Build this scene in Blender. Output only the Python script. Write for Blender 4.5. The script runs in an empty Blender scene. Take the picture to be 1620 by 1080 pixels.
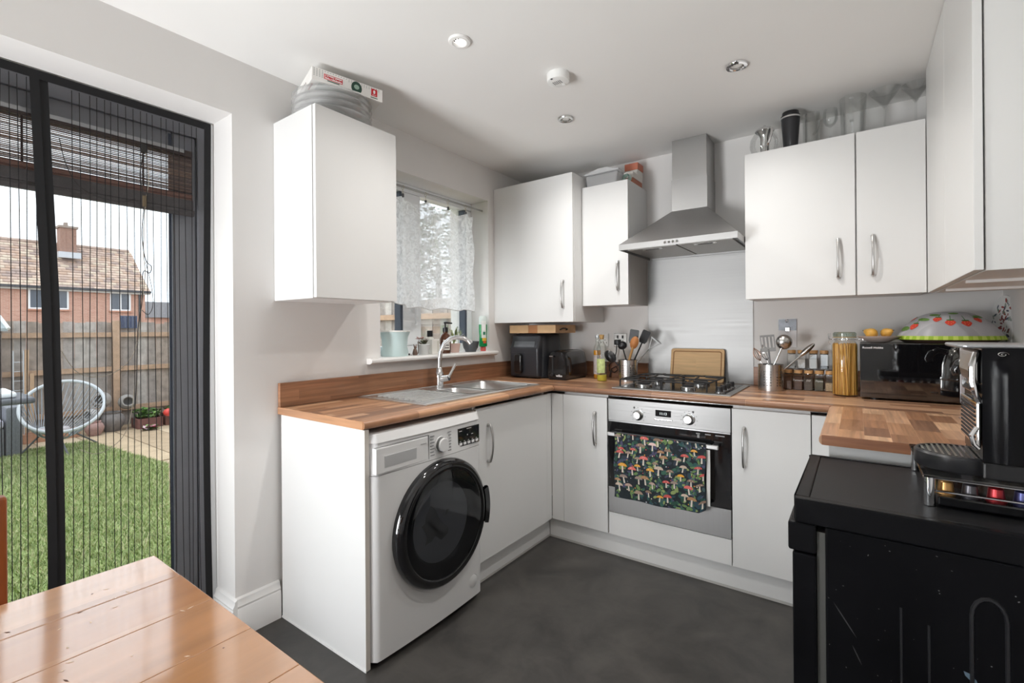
import bpy, bmesh, math, random
import numpy as np
from mathutils import Vector, Matrix
random.seed(7); np.random.seed(7)
SC = bpy.context.scene
COL = SC.collection
PI = math.pi

# ------------------------------------------------------------------ camera
YAW, PITCH, ROLL, FPX, SY = .6296, .0006, -.0076, 749.73, -18.99
def cam_axes():
    F = Vector((-math.sin(YAW)*math.cos(PITCH), math.cos(YAW)*math.cos(PITCH), math.sin(PITCH)))
    R = Vector((math.cos(YAW), math.sin(YAW), 0)); U = R.cross(F)
    return (R*math.cos(ROLL)+U*math.sin(ROLL), U*math.cos(ROLL)-R*math.sin(ROLL), F)
_R, _U, _F = cam_axes()
cd = bpy.data.cameras.new('camera'); cam = bpy.data.objects.new('camera', cd); COL.objects.link(cam)
m = Matrix((( _R.x, _U.x, -_F.x, 1.9596), (_R.y, _U.y, -_F.y, -2.9058), (_R.z, _U.z, -_F.z, 1.1869), (0, 0, 0, 1)))
cam.matrix_world = m
cd.sensor_fit = 'HORIZONTAL'; cd.sensor_width = 36.0; cd.lens = FPX/1620*36; cd.shift_y = SY/1620
cd.clip_start = .02; cd.clip_end = 300
SC.camera = cam

# ------------------------------------------------------------------ world: bright overcast sky
w = bpy.data.worlds.new('overcast'); SC.world = w; w.use_nodes = True
nt = w.node_tree; nt.nodes.clear()
wo = nt.nodes.new('ShaderNodeOutputWorld'); bg = nt.nodes.new('ShaderNodeBackground')
tc = nt.nodes.new('ShaderNodeTexCoord'); no = nt.nodes.new('ShaderNodeTexNoise'); rp = nt.nodes.new('ShaderNodeValToRGB')
no.inputs['Scale'].default_value = 3.0; no.inputs['Detail'].default_value = 4
rp.color_ramp.elements[0].position = .3; rp.color_ramp.elements[0].color = (.80, .88, .97, 1)
rp.color_ramp.elements[1].position = .7; rp.color_ramp.elements[1].color = (.95, .97, 1.0, 1)
nt.links.new(tc.outputs['Generated'], no.inputs['Vector']); nt.links.new(no.outputs[0], rp.inputs[0])
nt.links.new(rp.outputs[0], bg.inputs[0]); nt.links.new(bg.outputs[0], wo.inputs[0])
bg.inputs[1].default_value = 2.9

# ------------------------------------------------------------------ large lights
def area(name, loc, rot, sx, sy, power, col=(1, 1, 1), spread=180):
    l = bpy.data.lights.new(name, 'AREA'); l.shape = 'RECTANGLE'; l.size = sx; l.size_y = sy; l.energy = power; l.color = col
    l.spread = math.radians(spread)
    o = bpy.data.objects.new(name, l); COL.objects.link(o); o.location = loc; o.rotation_euler = rot
    return o
# added fill lamp in front of the invented rear glazing, behind the camera
area('added_rear_fill', (.95, -8.40, 1.10), (PI/2+.15, 0, PI), 1.7, 1.8, 640, (.985, .99, 1), 95)
# added fill lamp floating inside the room, aimed up at the kitchen ceiling
area('added_patio_fill', (.30, -3.86, .75), Vector((1.15, 2.9, 1.35)).to_track_quat('-Z', 'Y').to_euler(), 0.58, 1.2, 33, (.97, .985, 1), 120)
sun = bpy.data.lights.new('hazy_sun', 'SUN'); sun.energy = 1.6; sun.angle = math.radians(50); sun.color = (1, .97, .93)
so = bpy.data.objects.new('hazy_sun', sun); COL.objects.link(so); so.location = (-8, -6, 8)
so.rotation_euler = Vector((.30, .25, -.92)).to_track_quat('-Z', 'Y').to_euler()

vs = SC.view_settings
vs.view_transform = 'Standard'; vs.look = 'None'; vs.gamma = 1; vs.use_curve_mapping = False; vs.exposure = 0.0
SC.display_settings.display_device = 'sRGB'
SC.cycles.max_bounces = 12; SC.cycles.diffuse_bounces = 6; SC.cycles.glossy_bounces = 8; SC.cycles.transmission_bounces = 10
SC.cycles.transparent_max_bounces = 24; SC.cycles.caustics_reflective = False; SC.cycles.caustics_refractive = False
SC.cycles.sample_clamp_indirect = 6.0; SC.cycles.use_denoising = True

# ------------------------------------------------------------------ helpers
def lin(c): c /= 255.0; return c/12.92 if c <= .04045 else ((c+.055)/1.055)**2.4
def S(r, g, b): return (lin(r), lin(g), lin(b))
class MB:
    def __init__(s): s.v = []; s.f = []; s.c = []; s.col = None
    def add(s, vs, fs):
        o = len(s.v); s.v.extend([tuple(p) for p in vs])
        for f in fs: s.f.append(tuple(i+o for i in f)); s.c.append(s.col)
        return s
    def box(s, x0, x1, y0, y1, z0, z1):
        x0, x1 = sorted((x0, x1)); y0, y1 = sorted((y0, y1)); z0, z1 = sorted((z0, z1))
        return s.add([(x0,y0,z0),(x1,y0,z0),(x1,y1,z0),(x0,y1,z0),(x0,y0,z1),(x1,y0,z1),(x1,y1,z1),(x0,y1,z1)],
            [(0,3,2,1),(4,5,6,7),(0,1,5,4),(1,2,6,5),(2,3,7,6),(3,0,4,7)])
    def obox(s, c, a, b, d):
        c, a, b, d = map(Vector, (c, a, b, d))
        if a.cross(b).dot(d) < 0: a = -a
        q = [c+i*a+j*b+k*d for k in (-1, 1) for j in (-1, 1) for i in (-1, 1)]
        return s.add(q, [(0,2,3,1),(4,5,7,6),(0,1,5,4),(1,3,7,5),(3,2,6,7),(2,0,4,6)])
    def prism(s, poly, h0, h1, axis='y'):
        # poly: list of 2-D points; axis = extrusion axis; 2-D coordinates are the two others in xyz order
        def P(a, b, h): return {'x': (h, a, b), 'y': (a, h, b), 'z': (a, b, h)}[axis]
        n = len(poly); A = sum(poly[i][0]*poly[(i+1) % n][1]-poly[(i+1) % n][0]*poly[i][1] for i in range(n))
        if (A < 0) != (axis == 'y'): poly = poly[::-1]
        v = [P(a, b, h0) for a, b in poly]+[P(a, b, h1) for a, b in poly]
        f = [tuple(range(n))[::-1], tuple(range(n, 2*n))]+[(i, (i+1) % n, n+(i+1) % n, n+i) for i in range(n)]
        if h1 < h0: f = [q[::-1] for q in f]
        return s.add(v, f)
    def lathe(s, prof, c=(0, 0, 0), n=24, axis='z', ang=2*PI, sx=1, sy=1):
        v = []; f = []; k = len(prof)
        full = abs(ang-2*PI) < 1e-6
        m_ = n if full else n+1
        for i in range(m_):
            a = ang*i/n; ca, sa = math.cos(a), math.sin(a)
            for r, z in prof:
                p = (r*ca*sx, r*sa*sy, z)
                if axis == 'x': p = (p[2], p[0], p[1])
                if axis == 'y': p = (p[1], p[2], p[0])
                v.append((p[0]+c[0], p[1]+c[1], p[2]+c[2]))
        for i in range(n):
            j = (i+1) % m_
            for t in range(k-1):
                f.append((i*k+t, j*k+t, j*k+t+1, i*k+t+1))
        return s.add(v, f)
    def cyl(s, p0, p1, r0, r1=None, n=16, cap=True):
        r1 = r0 if r1 is None else r1
        return s.tube([p0, p1], [r0, r1], n, cap=cap)
    def tube(s, pts, r, n=8, closed=False, cap=True, flat=None):
        pts = [Vector(p) for p in pts]; k = len(pts)
        rs = r if isinstance(r, (list, tuple)) else [r]*k
        up = None; v = []
        for i, p in enumerate(pts):
            if closed: t = pts[(i+1) % k]-pts[i-1]
            else: t = pts[min(i+1, k-1)]-pts[max(i-1, 0)]
            t.normalize()
            if up is None:
                up = Vector((0, 0, 1)) if abs(t.z) < .9 else Vector((1, 0, 0))
                if flat is not None: up = Vector(flat)
            a = (up-t*up.dot(t)).normalized(); b = t.cross(a); up = a
            for j in range(n):
                q = 2*PI*j/n
                v.append(p+(a*math.cos(q)+b*math.sin(q))*rs[i])
        f = []
        for i in range(k if closed else k-1):
            i2 = (i+1) % k
            for j in range(n):
                f.append((i*n+j, i*n+(j+1) % n, i2*n+(j+1) % n, i2*n+j))
        if cap and not closed:
            f.append(tuple(range(n))[::-1]); f.append(tuple((k-1)*n+j for j in range(n)))
        return s.add(v, f)
    def strap(s, pts, wdir, w, th):
        # flat bar swept along pts; wdir = width direction
        pts = [Vector(p) for p in pts]; wd = Vector(wdir).normalized(); v = []; k = len(pts)
        for i, p in enumerate(pts):
            t = (pts[min(i+1, k-1)]-pts[max(i-1, 0)]).normalized(); nn = t.cross(wd).normalized()
            for a, b in ((-1, -1), (1, -1), (1, 1), (-1, 1)): v.append(p+wd*a*w/2+nn*b*th/2)
        f = [(0, 1, 2, 3), tuple((k-1)*4+j for j in (3, 2, 1, 0))]
        for i in range(k-1):
            for j in range(4): f.append((i*4+j, (i+1)*4+j, (i+1)*4+(j+1) % 4, i*4+(j+1) % 4))
        return s.add(v, f)
    def grid(s, fn, nu, nv):
        v = [fn(i/nu, j/nv) for i in range(nu+1) for j in range(nv+1)]
        f = [(i*(nv+1)+j, (i+1)*(nv+1)+j, (i+1)*(nv+1)+j+1, i*(nv+1)+j+1) for i in range(nu) for j in range(nv)]
        return s.add(v, f)
    def sphere(s, c, rx, ry=None, rz=None, nu=16, nv=10, t0=0, t1=PI):
        ry = rx if ry is None else ry; rz = rx if rz is None else rz
        prof = [(math.sin(t0+(t1-t0)*i/nv), -math.cos(t0+(t1-t0)*i/nv)) for i in range(nv+1)]
        v = []; f = []; k = nv+1
        for i in range(nu):
            a = 2*PI*i/nu
            for r, z in prof: v.append((c[0]+rx*r*math.cos(a), c[1]+ry*r*math.sin(a), c[2]+rz*z))
        for i in range(nu):
            for j in range(nv): f.append((i*k+j, ((i+1) % nu)*k+j, ((i+1) % nu)*k+j+1, i*k+j+1))
        return s.add(v, f)
    def disc(s, c, u, v_, n=12):
        c, u, v_ = Vector(c), Vector(u), Vector(v_)
        return s.add([c+u*math.cos(2*PI*i/n)+v_*math.sin(2*PI*i/n) for i in range(n)], [tuple(range(n))])
    def xf(s, M_):
        s.v = [tuple(M_ @ Vector(p)) for p in s.v]; return s
    def build(s, name, mat, parent=None, bevel=0, seg=2, angle=38, weld=True):
        me = bpy.data.meshes.new(name)
        org = ORG.get(parent.name, Vector((0, 0, 0))) if parent else Vector((0, 0, 0))
        bm = bmesh.new(); vv = [bm.verts.new(Vector(p)-org) for p in s.v]
        lay = bm.loops.layers.float_color.new('Col') if any(c is not None for c in s.c) else None
        for f, c in zip(s.f, s.c):
            try: fc = bm.faces.new([vv[i] for i in f])
            except ValueError: continue
            fc.smooth = True
            if lay is not None:
                for l in fc.loops: l[lay] = (*(c or (1, 1, 1)), 1)
        if weld: bmesh.ops.remove_doubles(bm, verts=bm.verts, dist=1e-6)
        if bevel:
            es = [e for e in bm.edges if len(e.link_faces) == 2 and e.calc_face_angle(0) > .6]
            bmesh.ops.bevel(bm, geom=es, offset=bevel, segments=seg, profile=.5, affect='EDGES', clamp_overlap=True)
            for fc in bm.faces: fc.smooth = True
        bm.to_mesh(me); bm.free()
        me.set_sharp_from_angle(angle=math.radians(14 if bevel and bevel < .0055 else angle))
        o = bpy.data.objects.new(name, me); COL.objects.link(o)
        if mat is not None: me.materials.append(mat)
        if bevel >= .0055:
            wn = o.modifiers.new('flat_faces', 'WEIGHTED_NORMAL'); wn.mode = 'FACE_AREA'; wn.weight = 100; wn.keep_sharp = True
        if parent is not None: o.parent = parent; ORG[o.name] = org
        return o
ORG = {}
def bx(*a): return MB().box(*a)
def tag(o, label, cat, group=None):
    o['label'] = label; o['category'] = cat
    if group: o['group'] = group
    return o
def thing(name, label, cat, loc=(0, 0, 0), group=None, local=False, rotz=0):
    o = bpy.data.objects.new(name, None); COL.objects.link(o); o.empty_display_size = .05
    o.location = loc; o.rotation_euler = (0, 0, rotz)
    ORG[o.name] = Vector((0, 0, 0)) if local else Vector(loc)
    return tag(o, label, cat, group)
def struct(o): o['kind'] = 'structure'; return o
def stuff(o): o['kind'] = 'stuff'; return o
def at(o, loc, rotz=0):      # a single-mesh thing built locally
    o.location = loc; o.rotation_euler = (0, 0, rotz); return o
def copy_tree(o, parent=None):
    c = o.copy(); COL.objects.link(c)
    if parent is not None: c.parent = parent
    for ch in o.children: copy_tree(ch, c)
    return c
_tm = {}
def text(name, s, size, loc, right, up, mat, parent, ext=.0003, align='LEFT', shear=0, space=1.0, bold=0):
    cu = bpy.data.curves.new('t', 'FONT'); cu.body = s; cu.size = size; cu.align_x = align; cu.extrude = ext; cu.shear = shear; cu.space_character = space
    cu.offset = bold; cu.resolution_u = 2
    to = bpy.data.objects.new('t', cu); COL.objects.link(to)
    dg = bpy.context.evaluated_depsgraph_get(); me = bpy.data.meshes.new_from_object(to.evaluated_get(dg))
    bpy.data.objects.remove(to); bpy.data.curves.remove(cu)
    r = Vector(right).normalized(); u = Vector(up).normalized(); n = r.cross(u)
    org = ORG.get(parent.name, Vector((0, 0, 0)))
    M_ = Matrix(((r.x, u.x, n.x, loc[0]-org.x), (r.y, u.y, n.y, loc[1]-org.y), (r.z, u.z, n.z, loc[2]-org.z), (0, 0, 0, 1)))
    me.transform(M_); me.materials.clear(); me.materials.append(mat)
    o = bpy.data.objects.new(name, me); COL.objects.link(o); o.parent = parent; ORG[o.name] = org
    return o

# ------------------------------------------------------------------ materials
MATS = {}
def mat(name, col, rough=.5, metal=0.0, spec=.5, coat=0, noise=0, nscale=20, bump=0, bscale=60, sheen=0, trans=0, ior=1.45, emit=None, es=0, aniso=None, sss=0):
    if name in MATS: return MATS[name]
    m_ = bpy.data.materials.new(name); m_.use_nodes = True; nt = m_.node_tree; b = nt.nodes['Principled BSDF']
    b.inputs['Base Color'].default_value = (*col, 1); b.inputs['Roughness'].default_value = rough; b.inputs['Metallic'].default_value = metal
    b.inputs['Specular IOR Level'].default_value = spec; b.inputs['Coat Weight'].default_value = coat; b.inputs['IOR'].default_value = ior
    b.inputs['Transmission Weight'].default_value = trans; b.inputs['Sheen Weight'].default_value = sheen
    if emit: b.inputs['Emission Color'].default_value = (*emit, 1); b.inputs['Emission Strength'].default_value = es
    tcn = nt.nodes.new('ShaderNodeTexCoord')
    if noise:
        n = nt.nodes.new('ShaderNodeTexNoise'); n.inputs['Scale'].default_value = nscale; n.inputs['Detail'].default_value = 5
        r = nt.nodes.new('ShaderNodeValToRGB'); r.color_ramp.elements[0].position = .3; r.color_ramp.elements[1].position = .7
        r.color_ramp.elements[0].color = (*[c*(1-noise) for c in col], 1); r.color_ramp.elements[1].color = (*[min(1, c*(1+noise)) for c in col], 1)
        nt.links.new(tcn.outputs['Object'], n.inputs['Vector']); nt.links.new(n.outputs[0], r.inputs[0]); nt.links.new(r.outputs[0], b.inputs['Base Color'])
    if aniso:     # brushed metal: streak noise stretched along an axis drives roughness and a fine bump
        mp = nt.nodes.new('ShaderNodeMapping'); mp.inputs['Scale'].default_value = aniso
        n = nt.nodes.new('ShaderNodeTexNoise'); n.inputs['Scale'].default_value = 1; n.inputs['Detail'].default_value = 3
        r = nt.nodes.new('ShaderNodeMapRange'); r.inputs['To Min'].default_value = rough*.8; r.inputs['To Max'].default_value = rough*1.3
        nt.links.new(tcn.outputs['Object'], mp.inputs[0]); nt.links.new(mp.outputs[0], n.inputs['Vector']); nt.links.new(n.outputs[0], r.inputs['Value']); nt.links.new(r.outputs[0], b.inputs['Roughness'])
        bp = nt.nodes.new('ShaderNodeBump'); bp.inputs['Strength'].default_value = .06; bp.inputs['Distance'].default_value = .001
        nt.links.new(n.outputs[0], bp.inputs['Height']); nt.links.new(bp.outputs[0], b.inputs['Normal'])
    if bump:
        n = nt.nodes.new('ShaderNodeTexNoise'); n.inputs['Scale'].default_value = bscale; n.inputs['Detail'].default_value = 4
        bp = nt.nodes.new('ShaderNodeBump'); bp.inputs['Strength'].default_value = bump; bp.inputs['Distance'].default_value = .002
        nt.links.new(tcn.outputs['Object'], n.inputs['Vector']); nt.links.new(n.outputs[0], bp.inputs['Height']); nt.links.new(bp.outputs[0], b.inputs['Normal'])
    MATS[name] = m_; return m_
def thin_glass(name, tint=(1, 1, 1), refl=.06, rough=.02, alpha=0.0, dcol=(1, 1, 1)):
    # thin walled clear sheet: transparent + fresnel gloss (+ a share of diffuse for milky plastic)
    if name in MATS: return MATS[name]
    m_ = bpy.data.materials.new(name); m_.use_nodes = True; nt = m_.node_tree; nt.nodes.clear()
    out = nt.nodes.new('ShaderNodeOutputMaterial'); tr = nt.nodes.new('ShaderNodeBsdfTransparent'); gl = nt.nodes.new('ShaderNodeBsdfGlossy')
    tr.inputs[0].default_value = (*tint, 1); gl.inputs['Roughness'].default_value = rough
    lw = nt.nodes.new('ShaderNodeLayerWeight'); lw.inputs[0].default_value = .35
    mr = nt.nodes.new('ShaderNodeMapRange'); mr.inputs['To Min'].default_value = refl; mr.inputs['To Max'].default_value = .38
    mx = nt.nodes.new('ShaderNodeMixShader')
    nt.links.new(lw.outputs['Fresnel'], mr.inputs['Value']); nt.links.new(mr.outputs[0], mx.inputs[0]); nt.links.new(tr.outputs[0], mx.inputs[1]); nt.links.new(gl.outputs[0], mx.inputs[2])
    last = mx
    if alpha:
        df = nt.nodes.new('ShaderNodeBsdfDiffuse'); df.inputs[0].default_value = (*dcol, 1); m2 = nt.nodes.new('ShaderNodeMixShader'); m2.inputs[0].default_value = alpha
        nt.links.new(mx.outputs[0], m2.inputs[1]); nt.links.new(df.outputs[0], m2.inputs[2]); last = m2
    nt.links.new(last.outputs[0], out.inputs[0]); MATS[name] = m_; return m_
def print_mat(name='printed', rough=.7):
    if name in MATS: return MATS[name]
    m_ = bpy.data.materials.new(name); m_.use_nodes = True; nt = m_.node_tree; b = nt.nodes['Principled BSDF']
    a = nt.nodes.new('ShaderNodeAttribute'); a.attribute_name = 'Col'; nt.links.new(a.outputs['Color'], b.inputs['Base Color']); b.inputs['Roughness'].default_value = rough
    MATS[name] = m_; return m_
def wood(name, u, v, cols, row=.042, length=.42, rough=.32, grain=.35, off=.5, spec=.5, gs=(3, 70)):
    """staves: u = object axis along the stave, v = across"""
    if name in MATS: return MATS[name]
    m_ = bpy.data.materials.new(name); m_.use_nodes = True; nt = m_.node_tree; b = nt.nodes['Principled BSDF']
    tcn = nt.nodes.new('ShaderNodeTexCoord'); sp = nt.nodes.new('ShaderNodeSeparateXYZ'); cb = nt.nodes.new('ShaderNodeCombineXYZ')
    L = nt.links.new
    L(tcn.outputs['Object'], sp.inputs[0]); ix = {'x': 0, 'y': 1, 'z': 2}
    L(sp.outputs[ix[u]], cb.inputs[0]); L(sp.outputs[ix[v]], cb.inputs[1])
    bk = nt.nodes.new('ShaderNodeTexBrick'); bk.offset = off; bk.offset_frequency = 2; bk.squash = .7; bk.squash_frequency = 3
    bk.inputs['Color1'].default_value = (0, 0, 0, 1); bk.inputs['Color2'].default_value = (1, 1, 1, 1); bk.inputs['Mortar'].default_value = (.3, .3, .3, 1)
    bk.inputs['Scale'].default_value = 1; bk.inputs['Mortar Size'].default_value = .0004; bk.inputs['Brick Width'].default_value = length; bk.inputs['Row Height'].default_value = row; bk.inputs['Bias'].default_value = 0
    L(cb.outputs[0], bk.inputs['Vector'])
    rp = nt.nodes.new('ShaderNodeValToRGB'); cr = rp.color_ramp
    cr.interpolation = 'CONSTANT' if len(cols) > 4 else 'LINEAR'
    while len(cr.elements) < len(cols): cr.elements.new(.5)
    for i, c in enumerate(cols): cr.elements[i].position = i/len(cols) if len(cols) > 4 else i/(len(cols)-1); cr.elements[i].color = (*c, 1)
    L(bk.outputs[0], rp.inputs[0])
    mp = nt.nodes.new('ShaderNodeMapping'); mp.inputs['Scale'].default_value = (gs[0], gs[1], 1)
    ns = nt.nodes.new('ShaderNodeTexNoise'); ns.inputs['Scale'].default_value = 1; ns.inputs['Detail'].default_value = 7; ns.inputs['Distortion'].default_value = .9; ns.noise_dimensions = '4D'
    L(cb.outputs[0], mp.inputs[0]); L(mp.outputs[0], ns.inputs['Vector'])
    ml = nt.nodes.new('ShaderNodeMath'); ml.operation = 'MULTIPLY'; ml.inputs[1].default_value = 9.0; L(bk.outputs[0], ml.inputs[0]); L(ml.outputs[0], ns.inputs['W'])
    mr = nt.nodes.new('ShaderNodeMapRange'); mr.inputs['From Min'].default_value = .3; mr.inputs['From Max'].default_value = .7; mr.inputs['To Min'].default_value = 1-grain; mr.inputs['To Max'].default_value = 1+grain*.55
    L(ns.outputs[0], mr.inputs['Value'])
    mx = nt.nodes.new('ShaderNodeVectorMath'); mx.operation = 'SCALE'; L(rp.outputs[0], mx.inputs[0]); L(mr.outputs[0], mx.inputs['Scale'])
    L(mx.outputs[0], b.inputs['Base Color']); b.inputs['Roughness'].default_value = rough; b.inputs['Specular IOR Level'].default_value = spec
    MATS[name] = m_; return m_
WHITE = mat('white_laminate', S(226, 226, 225), .42, noise=.012, nscale=3)
WALL = mat('wall_paint', S(229, 227, 225), .9, spec=.2, noise=.015, nscale=2.5, bump=.05, bscale=180)
CEIL = mat('ceiling_paint', S(238, 237, 235), .92, spec=.2, noise=.012, nscale=2)
GLOSSW = mat('white_gloss_paint', S(238, 237, 235), .28, noise=.01, nscale=5)
UPVC = mat('white_upvc', S(236, 238, 240), .3)
PLASTW = mat('white_plastic', S(235, 235, 233), .35)
STEEL = mat('brushed_steel', (.43, .425, .42), .42, 1.0, aniso=(2, 2, 260))
STEELH = mat('brushed_steel_across', (.36, .355, .35), .44, 1.0, aniso=(260, 260, 2))
SATIN = mat('satin_steel', (.60, .60, .59), .22, 1.0)
CHROME = mat('chrome', (.80, .80, .81), .07, 1.0)
NICKEL = mat('brushed_nickel_handle', (.58, .57, .56), .28, 1.0)
BLACKG = mat('black_gloss', (.008, .008, .009), .08, coat=.6)
BLACKP = mat('black_plastic', (.014, .014, .016), .32)
BLACKM = mat('black_matt', (.016, .016, .018), .6)
IRON = mat('cast_iron', (.018, .018, .019), .55, bump=.2, bscale=300)
GLASS = thin_glass('clear_glass', (.985, .99, .988), .05)
PANE = thin_glass('window_pane', (.97, .985, .985), .03)
PRINT = print_mat()
WAL = [S(138, 100, 76), S(184, 138, 104), S(204, 160, 126), S(160, 116, 86), S(214, 172, 136), S(146, 108, 84), S(192, 146, 112), S(172, 126, 94)]
WOODY = wood('walnut_block_along_y', 'y', 'x', WAL)
WOODX = wood('walnut_block_along_x', 'x', 'y', WAL)
WOODYZ = wood('walnut_block_upstand_left', 'y', 'z', [S(140, 100, 74), S(166, 118, 88), S(122, 86, 64), S(178, 130, 98)], row=.05, length=.6)
WOODXZ = wood('walnut_block_upstand_back', 'x', 'z', [S(140, 100, 74), S(166, 118, 88), S(122, 86, 64), S(178, 130, 98)], row=.05, length=.6)
WOODP = wood('walnut_block_peninsula', 'y', 'x', WAL, row=.062, length=.21)
EDGEX = wood('walnut_edging', 'x', 'z', [S(186, 138, 104), S(196, 148, 112)], row=.2, length=3, grain=.3)
EDGED = wood('walnut_edging_dark', 'x', 'z', [S(150, 100, 70), S(160, 110, 78)], row=.2, length=3, grain=.35)
# ================================================================== ROOM SHELL
W, ZC, YR = 2.47, 2.2537, -8.5
DY0, DY1, DZ = -4.55, -2.055, 2.036         # patio door opening
WY0, WY1, WZ0, WZ1 = -1.353, -.474, 1.05, 2.036   # window opening
TH = .34
def floor_mat():
    m_ = bpy.data.materials.new('slate_vinyl'); m_.use_nodes = True; nt = m_.node_tree; b = nt.nodes['Principled BSDF']; L = nt.links.new
    tcn = nt.nodes.new('ShaderNodeTexCoord')
    n1 = nt.nodes.new('ShaderNodeTexNoise'); n1.inputs['Scale'].default_value = 5; n1.inputs['Detail'].default_value = 9; n1.inputs['Roughness'].default_value = .68; n1.inputs['Distortion'].default_value = .5
    L(tcn.outputs['Object'], n1.inputs['Vector'])
    r = nt.nodes.new('ShaderNodeValToRGB'); e = r.color_ramp.elements; e[0].position = .32; e[0].color = (*S(46, 44, 43), 1); e[1].position = .68; e[1].color = (*S(74, 71, 68), 1)
    L(n1.outputs[0], r.inputs[0]); L(r.outputs[0], b.inputs['Base Color'])
    mr = nt.nodes.new('ShaderNodeMapRange'); mr.inputs['To Min'].default_value = .36; mr.inputs['To Max'].default_value = .55; L(n1.outputs[0], mr.inputs['Value']); L(mr.outputs[0], b.inputs['Roughness'])
    bp = nt.nodes.new('ShaderNodeBump'); bp.inputs['Strength'].default_value = .12; bp.inputs['Distance'].default_value = .002; L(n1.outputs[0], bp.inputs['Height']); L(bp.outputs[0], b.inputs['Normal'])
    return m_
struct(bx(-TH, W+.1, YR-.1, .1, -.08, 0).build('floor', floor_mat()))
struct(bx(-TH, W+.1, YR-.1, .1, ZC, ZC+.08).build('ceiling', CEIL))
mb = MB()
mb.box(-TH, 0, YR, DY0, 0, ZC); mb.box(-TH, 0, DY0, DY1, DZ, ZC)
mb.box(-TH, 0, DY1, WY0, 0, ZC); mb.box(-TH, 0, WY0, WY1, 0, WZ0-.03); mb.box(-TH, 0, WY0, WY1, WZ1, ZC); mb.box(-TH, 0, WY1, .1, 0, ZC)
struct(mb.build('wall_left', WALL, weld=False))
struct(bx(0, W, 0, .1, 0, ZC).build('wall_back', WALL))
struct(bx(W, W+.1, YR, .1, 0, ZC).build('wall_right', WALL))
mb = MB(); mb.box(0, W, YR-.1, YR, 2.2, ZC); mb.box(0, .04, YR-.1, YR, 0, 2.2); mb.box(1.86, W, YR-.1, YR, 0, 2.2); mb.box(.04, 1.86, YR-.1, YR, 0, .2)
struct(mb.build('wall_rear', WALL, weld=False))  # unseen wall, set far back to even out the added rear fill
# skirting board: on the left wall between door and worktop end panel, and its return into the door reveal
SK = [(0, 0), (.02, 0), (.02, .108), (.016, .114), (.018, .122), (.011, .134), (.009, .146), (0, .152)]
struct(MB().prism([(a, b) for a, b in SK], DY1, -1.884, 'y').build('baseboard_left', GLOSSW))
mb = MB().prism([(DY1-a, b) for a, b in SK], -.15, .02, 'x')
struct(mb.build('baseboard_reveal', GLOSSW))

# ---------------------------------------------------------------- window_1
win = bpy.data.objects.new('window_1', None); COL.objects.link(win); win.location = (-.17, -.91, 1.05); struct(win); ORG['window_1'] = Vector(win.location)
win['label'] = 'white plastic kitchen window with two panes above the sink'
fx0, fx1 = -.215, -.145
for (a, b, c, d) in ((WY0, WY1, WZ0, WZ0+.05), (WY0, WY1, WZ1-.05, WZ1), (WY0, WY0+.05, WZ0+.05, WZ1-.05), (WY1-.05, WY1, WZ0+.05, WZ1-.05)):
    bx(fx0, fx1, a, b, c, d).build('frame', UPVC, win, .006)
bx(fx0, fx1, -1.075, -.935, WZ0+.05, WZ1-.05).build('mullion', UPVC, win, .008)
for a, b in ((WY0+.05, -1.075), (-.935, WY1-.05)):
    bx(-.186, -.18, a, b, WZ0+.05, WZ1-.05).build('pane', PANE, win)
GASK = mat('dark_gasket', S(70, 78, 92), .5)
bx(-.20, -.150, -1.092, -1.076, WZ0+.05, WZ1-.05).build('gasket', GASK, win)
bx(-.20, -.150, WY1-.068, WY1-.051, WZ0+.05, WZ1-.05).build('gasket', GASK, win)
mb = MB().box(-.145, -.137, -1.02, -.99, 1.30, 1.36); mb.tube([(-.137, -1.005, 1.33), (-.115, -1.005, 1.33), (-.112, -1.005, 1.30), (-.112, -1.005, 1.22)], .008, 8)
mb.build('window_handle', UPVC, win)
mb = MB().prism([(-.145, WZ0-.028), (.03, WZ0-.028), (.042, WZ0-.02), (.044, WZ0-.01), (.038, WZ0-.001), (.03, WZ0), (-.145, WZ0)], WY0, WY1, 'y')
mb.prism([(.001, WZ0-.028), (.03, WZ0-.028), (.042, WZ0-.02), (.044, WZ0-.01), (.038, WZ0-.001), (.03, WZ0), (.001, WZ0)], -1.438, WY0, 'y')
mb.prism([(.001, WZ0-.028), (.03, WZ0-.028), (.042, WZ0-.02), (.044, WZ0-.01), (.038, WZ0-.001), (.03, WZ0), (.001, WZ0)], WY1, -.428, 'y')
mb.build('window_sill', GLOSSW, win, weld=False)

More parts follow.
